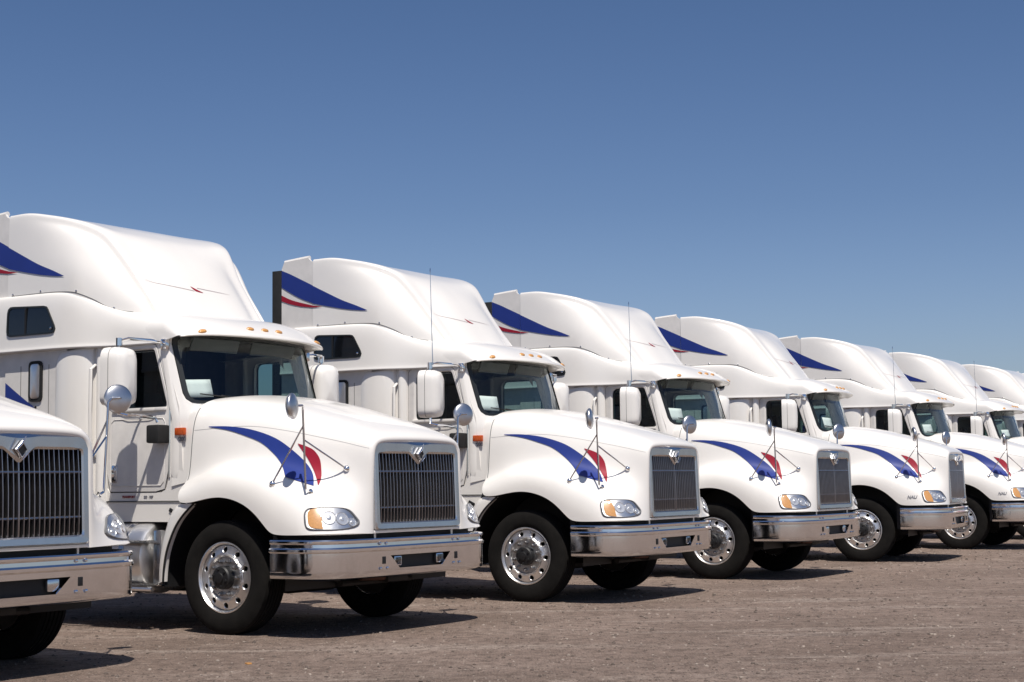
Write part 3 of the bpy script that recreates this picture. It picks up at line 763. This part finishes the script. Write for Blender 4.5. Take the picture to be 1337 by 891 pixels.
for s in SD:
    for (x, z) in ((-4.08,3.155),(-3.68,3.16),(-3.20,3.128),(-2.85,2.955)):
        h = cast_side(fair_tree, x, z, s, 0) or Vector((x, s*.9, z))
        bm = bmesh.new(); lathe(bm, [(-.01,.012),(.004,.011),(.008,.006),(.009,.001)], h, 10, 'Y', s); part('bolt', bm, 'steel', fair)
    # seam shadow gap
    c = [(x, z-.001) for x, z in ((-4.1,3.137),(-3.7,3.137),(-3.42,3.131),(-3.22,3.112),(-3.05,3.047),(-2.92,2.972),(-2.8,2.928),(-2.68,2.908))]
    part('fairing_seam', decal(fair_tree, (c, [(x, z+.007) for x, z in c]), s, 'fairing_seam', ny=1, off=.003), 'seam', fair)
    # blue tail stripe on the fairing, red one below it
    B1 = ([(-4.158,3.628),(-3.95,3.53),(-3.72,3.425),(-3.52,3.35),(-3.36,3.285)], [(-4.155,3.415),(-3.95,3.37),(-3.72,3.325),(-3.52,3.295),(-3.36,3.28)])
    part('blue_stripe', decal(fair_tree, B1, s, 'blue_stripe'), 'blue', fair)
    part('red_stripe', decal(fair_tree, ([(-4.155,3.392),(-4.10,3.384),(-4.02,3.372)], [(-4.155,3.368),(-4.10,3.368),(-4.02,3.370)]), s, 'red_stripe', nx=4, ny=1), 'red', fair)
# hairline accent with a red bolt mark on the front of the fairing (near and far)
def cast_front(tree, y, z, off):
    h = tree.ray_cast(Vector((0, y, z)), Vector((-1, 0, 0)))
    if h[0] is None: return None
    n = h[1] if h[1].x > 0 else -h[1]
    return h[0] + n*off
def front_decal(pa, pb, name, nx=12, off=.003):
    a, b = catmull(pa, nx), catmull(pb, nx); bm = bmesh.new()
    V = [[cast_front(fair_tree, *p, off), cast_front(fair_tree, *q, off)] for p, q in zip(a, b)]
    V = [v for v in V if None not in v]
    grid(bm, V); return finish(bm, name, 60)
part('accent_line', front_decal([(-.68,3.243),(-.56,3.218),(-.41,3.197),(-.17,3.173)], [(-.68,3.241),(-.56,3.214),(-.41,3.192),(-.17,3.166)], 'accent_line'), M['pale'], fair)
part('accent_line', front_decal([(-.11,3.208),(.04,3.198),(.34,3.178)], [(-.11,3.202),(.04,3.192),(.34,3.176)], 'accent_line'), M['pale'], fair)
part('accent_mark', front_decal([(-.19,3.215),(-.13,3.19),(-.06,3.162)], [(-.19,3.208),(-.15,3.168),(-.06,3.158)], 'accent_mark', 4), 'red', fair)

# side extenders behind the sleeper
for s in SD:
    yo = 1.10
    outl = [(-4.64,1.0),(-4.64,3.86),(-4.60,3.945),(-4.235,3.965),(-4.20,3.93),(-4.12,3.90),(-4.12,3.14),(-4.12,1.0)]
    bm = bmesh.new()
    f0 = bm.faces.new([bm.verts.new((x, s*(yo if z > 3.2 else yo+.0), z)) for x, z in outl])
    bmesh.ops.triangulate(bm, faces=[f0])
    me = solid(finish(bm, 'side_extender', 0), .03, 0); ex = part('side_extender', me, 'side', truck)
    tre = bvh(me)
    bm = bmesh.new(); tube(bm, [(-4.61, s*(yo-.02), 3.945), (-4.42, s*(yo-.02), 3.962), (-4.24, s*(yo-.02), 3.975)], .026, 8); part('extender_rim', bm, 'white', ex)
    bm = bmesh.new(); box(bm, (-4.715, s*yo, 2.42), (.145, .03, 2.86), bev=.008); part('rubber_flap', bm, 'rubber', ex)
    B2 = ([(-4.635,3.845),(-4.5,3.79),(-4.35,3.72),(-4.165,3.633)], [(-4.635,3.64),(-4.5,3.565),(-4.35,3.49),(-4.165,3.42)])
    part('blue_stripe', decal(tre, B2, s, 'blue_stripe', nx=10), 'blue', ex)
    R2 = ([(-4.635,3.545),(-4.5,3.485),(-4.35,3.44),(-4.165,3.394)], [(-4.635,3.475),(-4.5,3.43),(-4.35,3.395),(-4.165,3.370)])
    part('red_stripe', decal(tre, R2, s, 'red_stripe', nx=10), 'red', ex)

# ---- sleeper lower body
for s in SD:
    bm = bmesh.new()
    grid(bm, [[(x, s*1.128, z) for z in (.95, 1.2, 1.6, 2.0, 2.4, 2.60)] for x in (-4.18, -4.0, -3.7, -3.4, -3.3)])
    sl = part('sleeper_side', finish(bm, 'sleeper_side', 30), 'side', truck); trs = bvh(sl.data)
    bm = bmesh.new(); colp = [(-3.46,1.128),(-3.41,1.140),(-3.34,1.146),(-3.25,1.142),(-3.16,1.122),(-3.09,1.09),(-3.05,1.05),(-3.035,1.01),(-3.01,1.005),(-2.99,1.04),(-2.95,1.04),(-2.915,1.005),(-2.905,.97)]
    rws = []
    for x, y in catmull(colp, 44):
        tz = 2.565 + .03*min(1, max(0, (x+3.3)/.3)) - .07*max(0, 1-(x+3.44)/.08)**2 - .04*max(0, (x+2.98)/.08)**2*(x > -2.98)
        rws.append([(x, s*(y), .95), (x, s*y, 1.6), (x, s*y, tz-.05), (x, s*(y-.004), tz-.015), (x, s*(y-.02), tz), (x, s*(y-.12), tz+.02)])
    grid(bm, rws); part('sleeper_corner', finish(bm, 'sleeper_corner', 60), 'white', truck)
    # luggage door handle: framed vertical grab
    fr = resample(rrect([(-3.825,2.10),(-3.635,2.10),(-3.635,2.49),(-3.825,2.49)], .05, 5), 40); c2 = Vector((-3.73,2.295))
    def Q(k1, k2, dy): return [(c2.x+(q[0]-c2.x)*k1, s*(1.128+dy), c2.y+(q[1]-c2.y)*k2) for q in fr]
    bm = bmesh.new(); rings(bm, [Q(1,1,.0), Q(1,1,.016), Q(.72,.87,.016), Q(.72,.87,.002)]); lg = part('luggage_latch', bm, 'rubber', sl)
    bm = bmesh.new(); rings(bm, [Q(.70,.86,.004), Q(.68,.85,.020), Q(.5,.76,.028), Q(.02,.02,.028)], cap1=True); part('latch_cover', bm, 'alu', lg)
    bm = bmesh.new(); lathe(bm, [(0,.012),(.01,.011),(.012,.002)], (-3.73, s*1.128, 2.05), 8, 'Y', s); part('lock', bm, 'dark', sl)
    B3 = ([(-4.17,2.30),(-3.95,2.165),(-3.75,2.05),(-3.5,1.91),(-3.42,1.865)], [(-4.17,2.02),(-3.95,2.0),(-3.75,1.95),(-3.5,1.875),(-3.42,1.85)])
    part('blue_stripe', decal(trs, B3, s, 'blue_stripe', nx=14), 'blue', sl)
    bm = bmesh.new()
    for x in (-3.95, -3.55): box(bm, (x, s*1.1295, 1.75), (.004, .004, 1.4))
    part('panel_joint', bm, 'seam', sl)
bm = bmesh.new(); grid(bm, [[(-4.6, y, z) for y in (-1.11, 0, 1.11)] for z in (.95, 2.5, 3.12)]); part('sleeper_back', bm, 'side', truck)
bm = bmesh.new(); grid(bm, [[(x, y, 3.10) for y in (-1.0, 0, 1.0)] for x in (-4.6, -3.2)]); part('sleeper_roof', bm, 'white', truck)

# ---- interior
def interior():
    bm = bmesh.new()
    box(bm, (-2.10, 0, 1.84), (.36, 1.66, .30), bev=.05); box(bm, (-2.12, .46, 1.98), (.24, .62, .12), bev=.04)
    d = part('dashboard', bm, 'cloth', truck)
    bm = bmesh.new(); c = Vector((-2.24, .46, 1.92)); n = Vector((-.55, 0, .83)).normalized(); a = Vector((0, 1, 0)); b = n.cross(a)
    tube(bm, [c + (a*math.cos(t)+b*math.sin(t))*.23 for t in [2*math.pi*k/24 for k in range(25)]], .014, 6, False)
    for t in (0, math.pi, math.pi*1.5): tube(bm, [c, c + (a*math.cos(t)+b*math.sin(t))*.23], .01, 5)
    tube(bm, [c, c - n*.2], .03, 8); part('steering_wheel', bm, 'dark', d)
    for s in SD:
        bm = bmesh.new()
        box(bm, (-2.72, s*.46, 1.45), (.52, .52, .16), bev=.05)
        box(bm, (-2.98, s*.46, 1.83), (.15, .50, .72), Matrix.Rotation(R(-10), 3, 'Y'), bev=.06)
        box(bm, (-3.05, s*.46, 2.26), (.10, .28, .18), Matrix.Rotation(R(-8), 3, 'Y'), bev=.04)
        part('seat', bm, 'cloth', truck)
        bm = bmesh.new(); box(bm, (-2.10, s*.40, 2.595), (.03, .62, .13), Matrix.Rotation(R(20), 3, 'Y'), bev=.012)
        part('inner_visor', bm, 'liner', truck)
    bm = bmesh.new(); grid(bm, [[(x, y, 2.705 if x > -2.3 else 2.74) for y in (-.92, 0, .92)] for x in (-2.02, -2.35, -3.3)])
    part('headliner', bm, 'liner', truck)
    bm = bmesh.new()
    for y0, y1 in ((-1.0, -.42), (.42, 1.0)): grid(bm, [[(-3.30, y0, z), (-3.30, y1, z)] for z in (1.0, 2.75)])
    grid(bm, [[(-4.3, -1.0, z), (-4.3, 1.0, z)] for z in (1.0, 2.75)])
    part('bulkhead', finish(bm, 'bulkhead', 0), 'cloth', truck)
interior()

# ---- door mirrors and hood mirrors
for s in SD:
    c = Vector((-2.315, s*1.405, 2.262))
    bm = bmesh.new(); rs = []
    mo = resample(rrect([(-.152,-.262),(.152,-.262),(.152,.262),(-.152,.262)], [.075,.075,.11,.11], 6), 36)
    ang = R(14)*s
    def MM(kx, kz, dx):
        res = []
        for y, z in mo:
            v = Vector((dx, y*kx, z*kz)); v.rotate(Matrix.Rotation(-ang, 3, 'Z')); res.append(c+v)
        return res
    rings(bm, [MM(.90,.95,-.085), MM(.98,.99,-.085), MM(1,1,-.06), MM(1,1,.01), MM(.96,.98,.07), MM(.86,.92,.115), MM(.55,.7,.145), MM(.05,.05,.152)], cap1=True)
    dm = part('door_mirror', finish(bm, 'door_mirror', 50), 'white', truck)
    bm = bmesh.new(); rings(bm, [MM(.90,.95,-.083), MM(.05,.05,-.081)], cap1=True); part('mirror_glass', bm, 'chrome', dm)
    bm = bmesh.new(); tube(bm, [MM(1.005,1.003,.0)[k] for k in range(36)]+[MM(1.005,1.003,.0)[0]], .0025, 4, False); part('mirror_seam', bm, 'seam', dm)
    bm = bmesh.new()
    tube(bm, [(-2.315, s*1.39, 2.50), (-2.315, s*1.39, 2.585), (-2.26, s*1.33, 2.605), (-2.20, s*1.12, 2.60), (-2.17, s*.98, 2.585)], .014, 8)
    box(bm, (-2.165, s*.975, 2.57), (.07, .05, .10), bev=.012); lathe(bm, [(-.035,.03),(.035,.03)], (-2.315, s*1.39, 2.575), 10, 'Z')
    part('upper_arm', bm, 'chrome', dm)
    bm = bmesh.new()
    tube(bm, [(-2.315, s*1.39, 2.03), (-2.315, s*1.39, 1.935), (-2.26, s*1.34, 1.92), (-2.23, s*1.2, 1.915), (-2.20, s*1.06, 1.90), (-2.185, s*1.04, 1.86)], .016, 8)
    part('lower_arm', bm, 'chrome', dm)
    bm = bmesh.new(); box(bm, (-2.175, s*1.045, 1.752), (.155, .15, .165), bev=.02); part('mirror_bracket', bm, 'rubber', dm)
    # hood mirror on its tripod
    P0 = Vector((-.385, s*1.09, 1.245)); P1 = Vector((-.385, s*1.125, 1.905))
    bm = bmesh.new(); C = Vector((-.40, s*1.235, 1.935)); ax = Vector((.93, -s*.36, .05)).normalized(); a = ax.orthogonal().normalized(); b = ax.cross(a)
    rings(bm, [[C + ax*h + (a*math.cos(t)+b*math.sin(t))*r_ for t in [2*math.pi*k/28 for k in range(28)]] for h, r_ in ((-.022,.098),(-.014,.107),(-.003,.110),(.008,.107),(.018,.09),(.026,.06),(.030,.03),(.031,.002))], cap1=True)
    hm = part('hood_mirror', finish(bm, 'hood_mirror', 50), 'steel_soft', truck)
    bm = bmesh.new(); rings(bm, [[C + ax*h + (a*math.cos(t)+b*math.sin(t))*r_ for t in [2*math.pi*k/28 for k in range(28)]] for h, r_ in ((-.03,.095),(-.045,.06),(-.05,.002))], cap1=True); part('mirror_glass', bm, 'steel', hm)
    bm = bmesh.new(); tube(bm, [C+ax*.05, C+ax*.07+Vector((0,-s*.02,.0)), P1+Vector((.02,s*.02,.03)), P1, P0], .0095, 8); part('mirror_post', bm, 'steel', hm)
    feet = []
    for fx, fz, top in ((-.72, 1.285, .80), (-.225, 1.41, .62)):
        f = cast_side(hood_tree, fx, fz, s, .006)
        q = P0.lerp(P1, top)
        bm = bmesh.new(); tube(bm, [q, q.lerp(f, .06), f], .0075, 6); part('mirror_brace', bm, 'steel', hm)
        bm = bmesh.new(); lathe(bm, [(-.005,.03),(.01,.026),(.022,.012),(.024,.001)], f, 12, 'Y', s); part('foot', bm, 'chrome', hm)
    f = cast_side(hood_tree, -.385, 1.215, s, .004) or P0
    bm = bmesh.new(); lathe(bm, [(-.005,.028),(.012,.02),(.016,.001)], f, 12, 'Y', s); tube(bm, [f, P0], .009, 6); part('foot', bm, 'chrome', hm)

# ================================================================== individuals
POSES = [(-3.286,10.668,-.572),(-.823,14.118,-.583),(1.791,17.571,-.543),(4.248,21.098,-.557),(6.991,25.165,-.456),
         (9.596,28.856,-.554),(12.181,32.738,-.538),(14.775,36.572,-.560),(17.355,40.119,-.537),(19.95,43.8,-.54),(22.55,47.5,-.54)]
LAB = ['leftmost white semi truck, cut off so only half its chrome grille shows',
 'largest fully shown white sleeper truck, second from the left',
 'third white semi truck from the left, antenna on its mirror, tall black rubber rear flap',
 'fourth white semi truck from the left, mid row, with a thin antenna',
 'fifth white semi truck from the left, turned more sideways than the rest, no antenna',
 'sixth white semi truck from the left, with antenna and dark badge behind its headlight',
 'seventh white semi truck from the left, its bumper cut off by the right edge',
 'eighth white semi truck from the left, only roof, windshield and mirror showing',
 'ninth and last white semi truck, only a sliver of roof at the right edge']
BADGE = {4, 5, 6, 7}
ANT = {2, 3, 5, 6}
protos = [(o, list(o.children)) for o in list(truck.children)]
def copy_tree(o, parent, skip=()):
    c = o.copy(); COL.objects.link(c); c.parent = parent; c.matrix_parent_inverse = o.matrix_parent_inverse
    for ch in list(o.children):
        if ch.name.split('.')[0] not in skip: copy_tree(ch, c, skip)
    return c
def joined(meshes, name):
    bm = bmesh.new()
    for m_ in meshes: bm.from_mesh(m_)
    return finish(bm, name, 30)
bars_joined = joined(bars, 'grille_bars'); bars_joined.materials.append(M['bar'])
kids = list(truck.children)
trucks = [truck]
NTR = 9
for i in range(1, NTR):
    t = bpy.data.objects.new('semi_truck', None); COL.objects.link(t); trucks.append(t)
    skip = ('grille_bar',) if i > 4 else ()
    for k in kids: copy_tree(k, t, skip)
    if i > 4:
        g = [c for c in t.children if c.name.startswith('grille')][0]
        gb = bpy.data.objects.new('grille_bars', bars_joined); COL.objects.link(gb); gb.parent = g
bm = bmesh.new(); tube(bm, [(-2.27, -1.40, 2.58), (-2.28, -1.40, 2.9), (-2.29, -1.41, 3.62)], [.006, .0045, .003], 6)
lathe(bm, [(0,.006),(.03,.007),(.05,.002)], (-2.29, -1.41, 3.61), 8, 'Z'); ant_me = finish(bm, 'antenna')
def text_mesh(txt, size, name, bold=False, shear=0):
    cu = bpy.data.curves.new('t', 'FONT'); cu.body = txt; cu.size = size; cu.extrude = .0015; cu.shear = shear
    cu.align_x = 'CENTER'; cu.align_y = 'CENTER'
    if bold: cu.offset = size*.03
    o = bpy.data.objects.new('t', cu); COL.objects.link(o)
    dg = bpy.context.evaluated_depsgraph_get(); dg.update()
    me = bpy.data.meshes.new_from_object(o.evaluated_get(dg)); bpy.data.objects.remove(o); me.name = name
    return me
num_me = text_mesh('9200', .055, 'model_number', True); num_me.materials.append(M['grey'])
badge_me = text_mesh('NAU', .066, 'fender_badge', True, .3); badge_me.materials.append(M['grey'])
let1 = text_mesh('TRANSPORT', .030, 'door_lettering', True); let1.materials.append(M['redtext'])
let2 = text_mesh('CO  1987', .030, 'door_lettering', True); let2.materials.append(M['grey'])
def lay(me, name, parent, s, x, y, z, tree=None):
    o = bpy.data.objects.new(name, me); COL.objects.link(o); o.parent = parent
    if tree:
        h = cast_side(tree, x, z, s, .004); hb = cast_side(tree, x-.05, z, s, .004); hf = cast_side(tree, x+.05, z, s, .004)
        xd = (hf-hb).normalized()*(1 if s < 0 else -1)
        hu = cast_side(tree, x, z+.03, s, .004); zd = (hu-h).normalized(); nd = xd.cross(zd).normalized(); zd = nd.cross(xd)
        o.matrix_basis = Matrix.Translation(h) @ Matrix((xd, zd, nd)).transposed().to_4x4()
    else:
        o.rotation_euler = (math.pi/2, 0, 0 if s < 0 else math.pi); o.location = (x, s*y, z)
    return o
papers = []
pbm = bmesh.new(); grid(pbm, [[(-.004*math.cos(v*3), u, v) for u in (-.145, -.05, .05, .145)] for v in (0, .06, .12, .17)])
paper_me = solid(finish(pbm, 'paper_notice', 40), .002); paper_me.materials.append(M['paper'])
PL = ['white paper notice behind the windshield of the leftmost truck', 'white paper notice low in the windshield of the largest truck',
 'white paper notice in the windshield of the third truck from the left', 'white paper notice in the windshield of the fourth truck from the left',
 'white paper notice in the windshield of the fifth truck from the left', 'white paper notice in the windshield of the sixth truck from the left',
 'small white paper notice in the windshield of the seventh truck from the left']
for i, t in enumerate(trucks):
    x, y, a = POSES[i]
    t.location = (x, y, 0); t.rotation_euler = (0, 0, a)
    tag(t, LAB[i], 'truck', 'white semi trucks parked in a row')
    for c_ in t.children:
        if c_.name.split('.')[0] == 'wheel': c_.matrix_basis = c_.matrix_basis @ Matrix.Rotation(random.uniform(0, 6), 4, 'Y')
    if i in ANT:
        o = bpy.data.objects.new('antenna', ant_me); COL.objects.link(o); o.parent = t
        if not ant_me.materials: ant_me.materials.append(M['steel'])
    if i < 4:
        for s in SD:
            lay(num_me, 'model_number', t, s, -1.955, ycab(1.70)+.004, 1.702)
            lay(let1, 'door_lettering', t, s, -2.62, ycab(1.185)+.003, 1.186); lay(let2, 'door_lettering', t, s, -2.36, ycab(1.185)+.003, 1.186)
    if i in BADGE: 
        for s in SD: lay(badge_me, 'fender_badge', t, s, -.475, 0, .985, hood_tree)
    if i < len(PL):
        o = bpy.data.objects.new('paper_notice', paper_me); COL.objects.link(o)
        yy = -.73 + random.uniform(-.03, .03) if i < 4 else -.60 + random.uniform(-.05, .05)
        m = Matrix.Translation((x, y, 0)) @ Matrix.Rotation(a, 4, 'Z') @ Matrix.Translation((wx(yy, 2.1)-.05, yy, 2.09)) @ Matrix.Rotation(R(-14 + random.uniform(-6, 6)), 4, 'Z') @ Matrix.Rotation(R(random.uniform(-3, 3)), 4, 'X') @ Matrix.Rotation(R(-17), 4, 'Y')
        o.matrix_world = m
        tag(o, PL[i], 'paper', 'paper notices behind the windshields')

# ================================================================== ground
m = bpy.data.materials.new('gravel_asphalt'); m.use_nodes = True; n = m.node_tree; b = n.nodes['Principled BSDF']
tc = n.nodes.new('ShaderNodeTexCoord')
def noise(scale, det=6, rough=.6, vec=None):
    t = n.nodes.new('ShaderNodeTexNoise'); t.inputs['Scale'].default_value = scale; t.inputs['Detail'].default_value = det; t.inputs['Roughness'].default_value = rough
    n.links.new(vec or tc.outputs['Object'], t.inputs['Vector']); return t.outputs[0]
def ramp(src, stops):
    r = n.nodes.new('ShaderNodeValToRGB'); e = r.color_ramp.elements
    while len(e) < len(stops): e.new(.5)
    for k, (p, c) in enumerate(stops): e[k].position = p; e[k].color = (*c, 1)
    n.links.new(src, r.inputs[0]); return r.outputs[0]
def mix(a, b_, f, typ='MIX'):
    x = n.nodes.new('ShaderNodeMix'); x.data_type = 'RGBA'; x.blend_type = typ
    for s_, v in ((6, a), (7, b_)):
        if isinstance(v, tuple): x.inputs[s_].default_value = (*v, 1)
        else: n.links.new(v, x.inputs[s_])
    if isinstance(f, float): x.inputs[0].default_value = f
    else: n.links.new(f, x.inputs[0])
    return x.outputs[2]
mp = n.nodes.new('ShaderNodeMapping'); mp.inputs['Rotation'].default_value = (0, 0, R(-55)); mp.inputs['Scale'].default_value = (.35, 2.2, 1)
n.links.new(tc.outputs['Object'], mp.inputs['Vector'])
base = ramp(noise(.55, 5), [(.35, (.225, .163, .130)), (.65, (.345, .258, .212))])
streak = ramp(noise(.9, 6, .65, mp.outputs[0]), [(.52, (0, 0, 0)), (.74, (.5, .5, .5))])
c1 = mix(base, (.52, .43, .365), streak)
patch_ = ramp(noise(.8, 3, .5), [(.42, (0, 0, 0)), (.6, (1, 1, 1))])
dustf = ramp(noise(7, 9, .78), [(.47, (0, 0, 0)), (.60, (.85, .85, .85))])
wvv = n.nodes.new('ShaderNodeMapping'); wvv.inputs['Rotation'].default_value = (0, 0, R(12)); wvv.inputs['Scale'].default_value = (.10, .9, 1); n.links.new(tc.outputs['Object'], wvv.inputs['Vector'])
trk = ramp(noise(1.6, 4, .6, wvv.outputs[0]), [(.58, (0, 0, 0)), (.66, (.55, .55, .55)), (.74, (0, 0, 0))])      # faint pale wheel tracks
c1 = mix(c1, (.50, .41, .35), trk)
stn = ramp(noise(.42, 6, .7), [(.60, (0, 0, 0)), (.68, (.6, .6, .6))])                                       # darker oily patches
c1 = mix(c1, (.12, .095, .08), stn)
c1 = mix(c1, (.50, .40, .335), ramp(noise(.75, 9, .72), [(.58, (0, 0, 0)), (.66, (.6, .6, .6))]))      # pale dusty patches
c2 = mix(c1, (.145, .104, .083), dustf)
c2 = mix(c2, (.42, .32, .262), ramp(noise(13, 8, .8), [(.55, (0, 0, 0)), (.68, (.7, .7, .7))]))
def pebbles(scale, lo, hi, base_in, stops):
    vor = n.nodes.new('ShaderNodeTexVoronoi'); vor.inputs['Scale'].default_value = scale; n.links.new(tc.outputs['Object'], vor.inputs['Vector'])
    pk = ramp(vor.outputs['Distance'], [(lo, (.7, .7, .7)), (hi, (0, 0, 0))])
    pc = n.nodes.new('ShaderNodeSeparateColor'); n.links.new(vor.outputs['Color'], pc.inputs[0])
    return mix(base_in, ramp(pc.outputs[0], stops), pk), pk
c3, peb = pebbles(46, .20, .45, c2, [(.0, (.045, .036, .030)), (.3, (.185, .135, .106)), (.7, (.35, .26, .208)), (.96, (.52, .42, .35))])
c3, peb2 = pebbles(19, .10, .20, c3, [(.0, (.05, .04, .034)), (.5, (.20, .152, .124)), (.9, (.46, .38, .32))])
fine = ramp(noise(160, 3, .7), [(.3, (.55, .55, .55)), (.7, (1.3, 1.3, 1.3))])
c4 = mix(c3, fine, 1.0, 'MULTIPLY')
n.links.new(c4, b.inputs['Base Color']); b.inputs['Roughness'].default_value = .92; b.inputs['Specular IOR Level'].default_value = .25
bp = n.nodes.new('ShaderNodeBump'); bp.inputs['Strength'].default_value = 1.0; bp.inputs['Distance'].default_value = .03
ad = n.nodes.new('ShaderNodeMath'); ad.operation = 'MULTIPLY_ADD'; ad.inputs[1].default_value = .6
n.links.new(peb, ad.inputs[0]); n.links.new(noise(22, 9, .8), ad.inputs[2]); n.links.new(ad.outputs[0], bp.inputs['Height']); n.links.new(bp.outputs[0], b.inputs['Normal'])
bm = bmesh.new()
def hgt(x, y): return 0
gxs = [-3000, -600, -150, -60, -25] + [-12+.8*k for k in range(60)] + [45, 80, 200, 700, 3000]
gys = [-3000, -600, -100, -20] + [.8*k for k in range(70)] + [70, 150, 500, 3000]
grid(bm, [[(x, y, 0) for y in gys] for x in gxs])
g = part('ground', finish(bm, 'ground', 0), m); g['kind'] = 'structure'
# loose stones (nobody could count them)
bm = bmesh.new()
stm = [M_ for M_ in (mat('stone_pale', (.30, .245, .205), .9, var=.3, vscale=30), mat('stone_dark', (.13, .10, .082), .9, var=.4, vscale=30))]
rnd = random.Random(3)
def stone(bm, x, y, r, mi):
    k = 7; vs = []
    ph = rnd.random()*6
    for lev, rr, z in ((0, 1, -.2), (1, .95, .35), (2, .5, .75)):
        vs.append([bm.verts.new((x + r*rr*math.cos(ph+2*math.pi*i/k)*rnd.uniform(.75, 1.2), y + r*rr*math.sin(ph+2*math.pi*i/k)*rnd.uniform(.75, 1.2), z*r*rnd.uniform(.7, 1.1))) for i in range(k)])
    for A_, B_ in zip(vs, vs[1:]):
        for i in range(k): f = bm.faces.new((A_[i], A_[(i+1) % k], B_[(i+1) % k], B_[i])); f.material_index = mi
    f = bm.faces.new(vs[-1]); f.material_index = mi
for _ in range(15000):
    d = 8.3 + 24*rnd.random()**1.6; u = rnd.uniform(-.34, .36)
    stone(bm, u*d, d, rnd.choice((.003, .004, .004, .005, .006, .008, .012))*rnd.uniform(.7, 1.3)*(1+.03*(d-8)), 0 if rnd.random() < .35 else 1)
me = finish(bm, 'loose_stones', 0); me.materials.append(stm[0]); me.materials.append(stm[1])
o = bpy.data.objects.new('loose_stones', me); COL.objects.link(o); tag(o, 'small loose stones scattered over the gravel yard', 'gravel', kind='stuff')
# small amber chip of broken lens on the ground in front of the second truck
bm = bmesh.new(); box(bm, (0, 0, .006), (.035, .05, .012), bev=.003)
o = part('broken_lens', bm, 'amber'); o.location = (-1.92, 11.6, 0); o.rotation_euler = (0, 0, .6); tag(o, 'small orange lens fragment lying on the ground in front of the largest truck', 'debris')
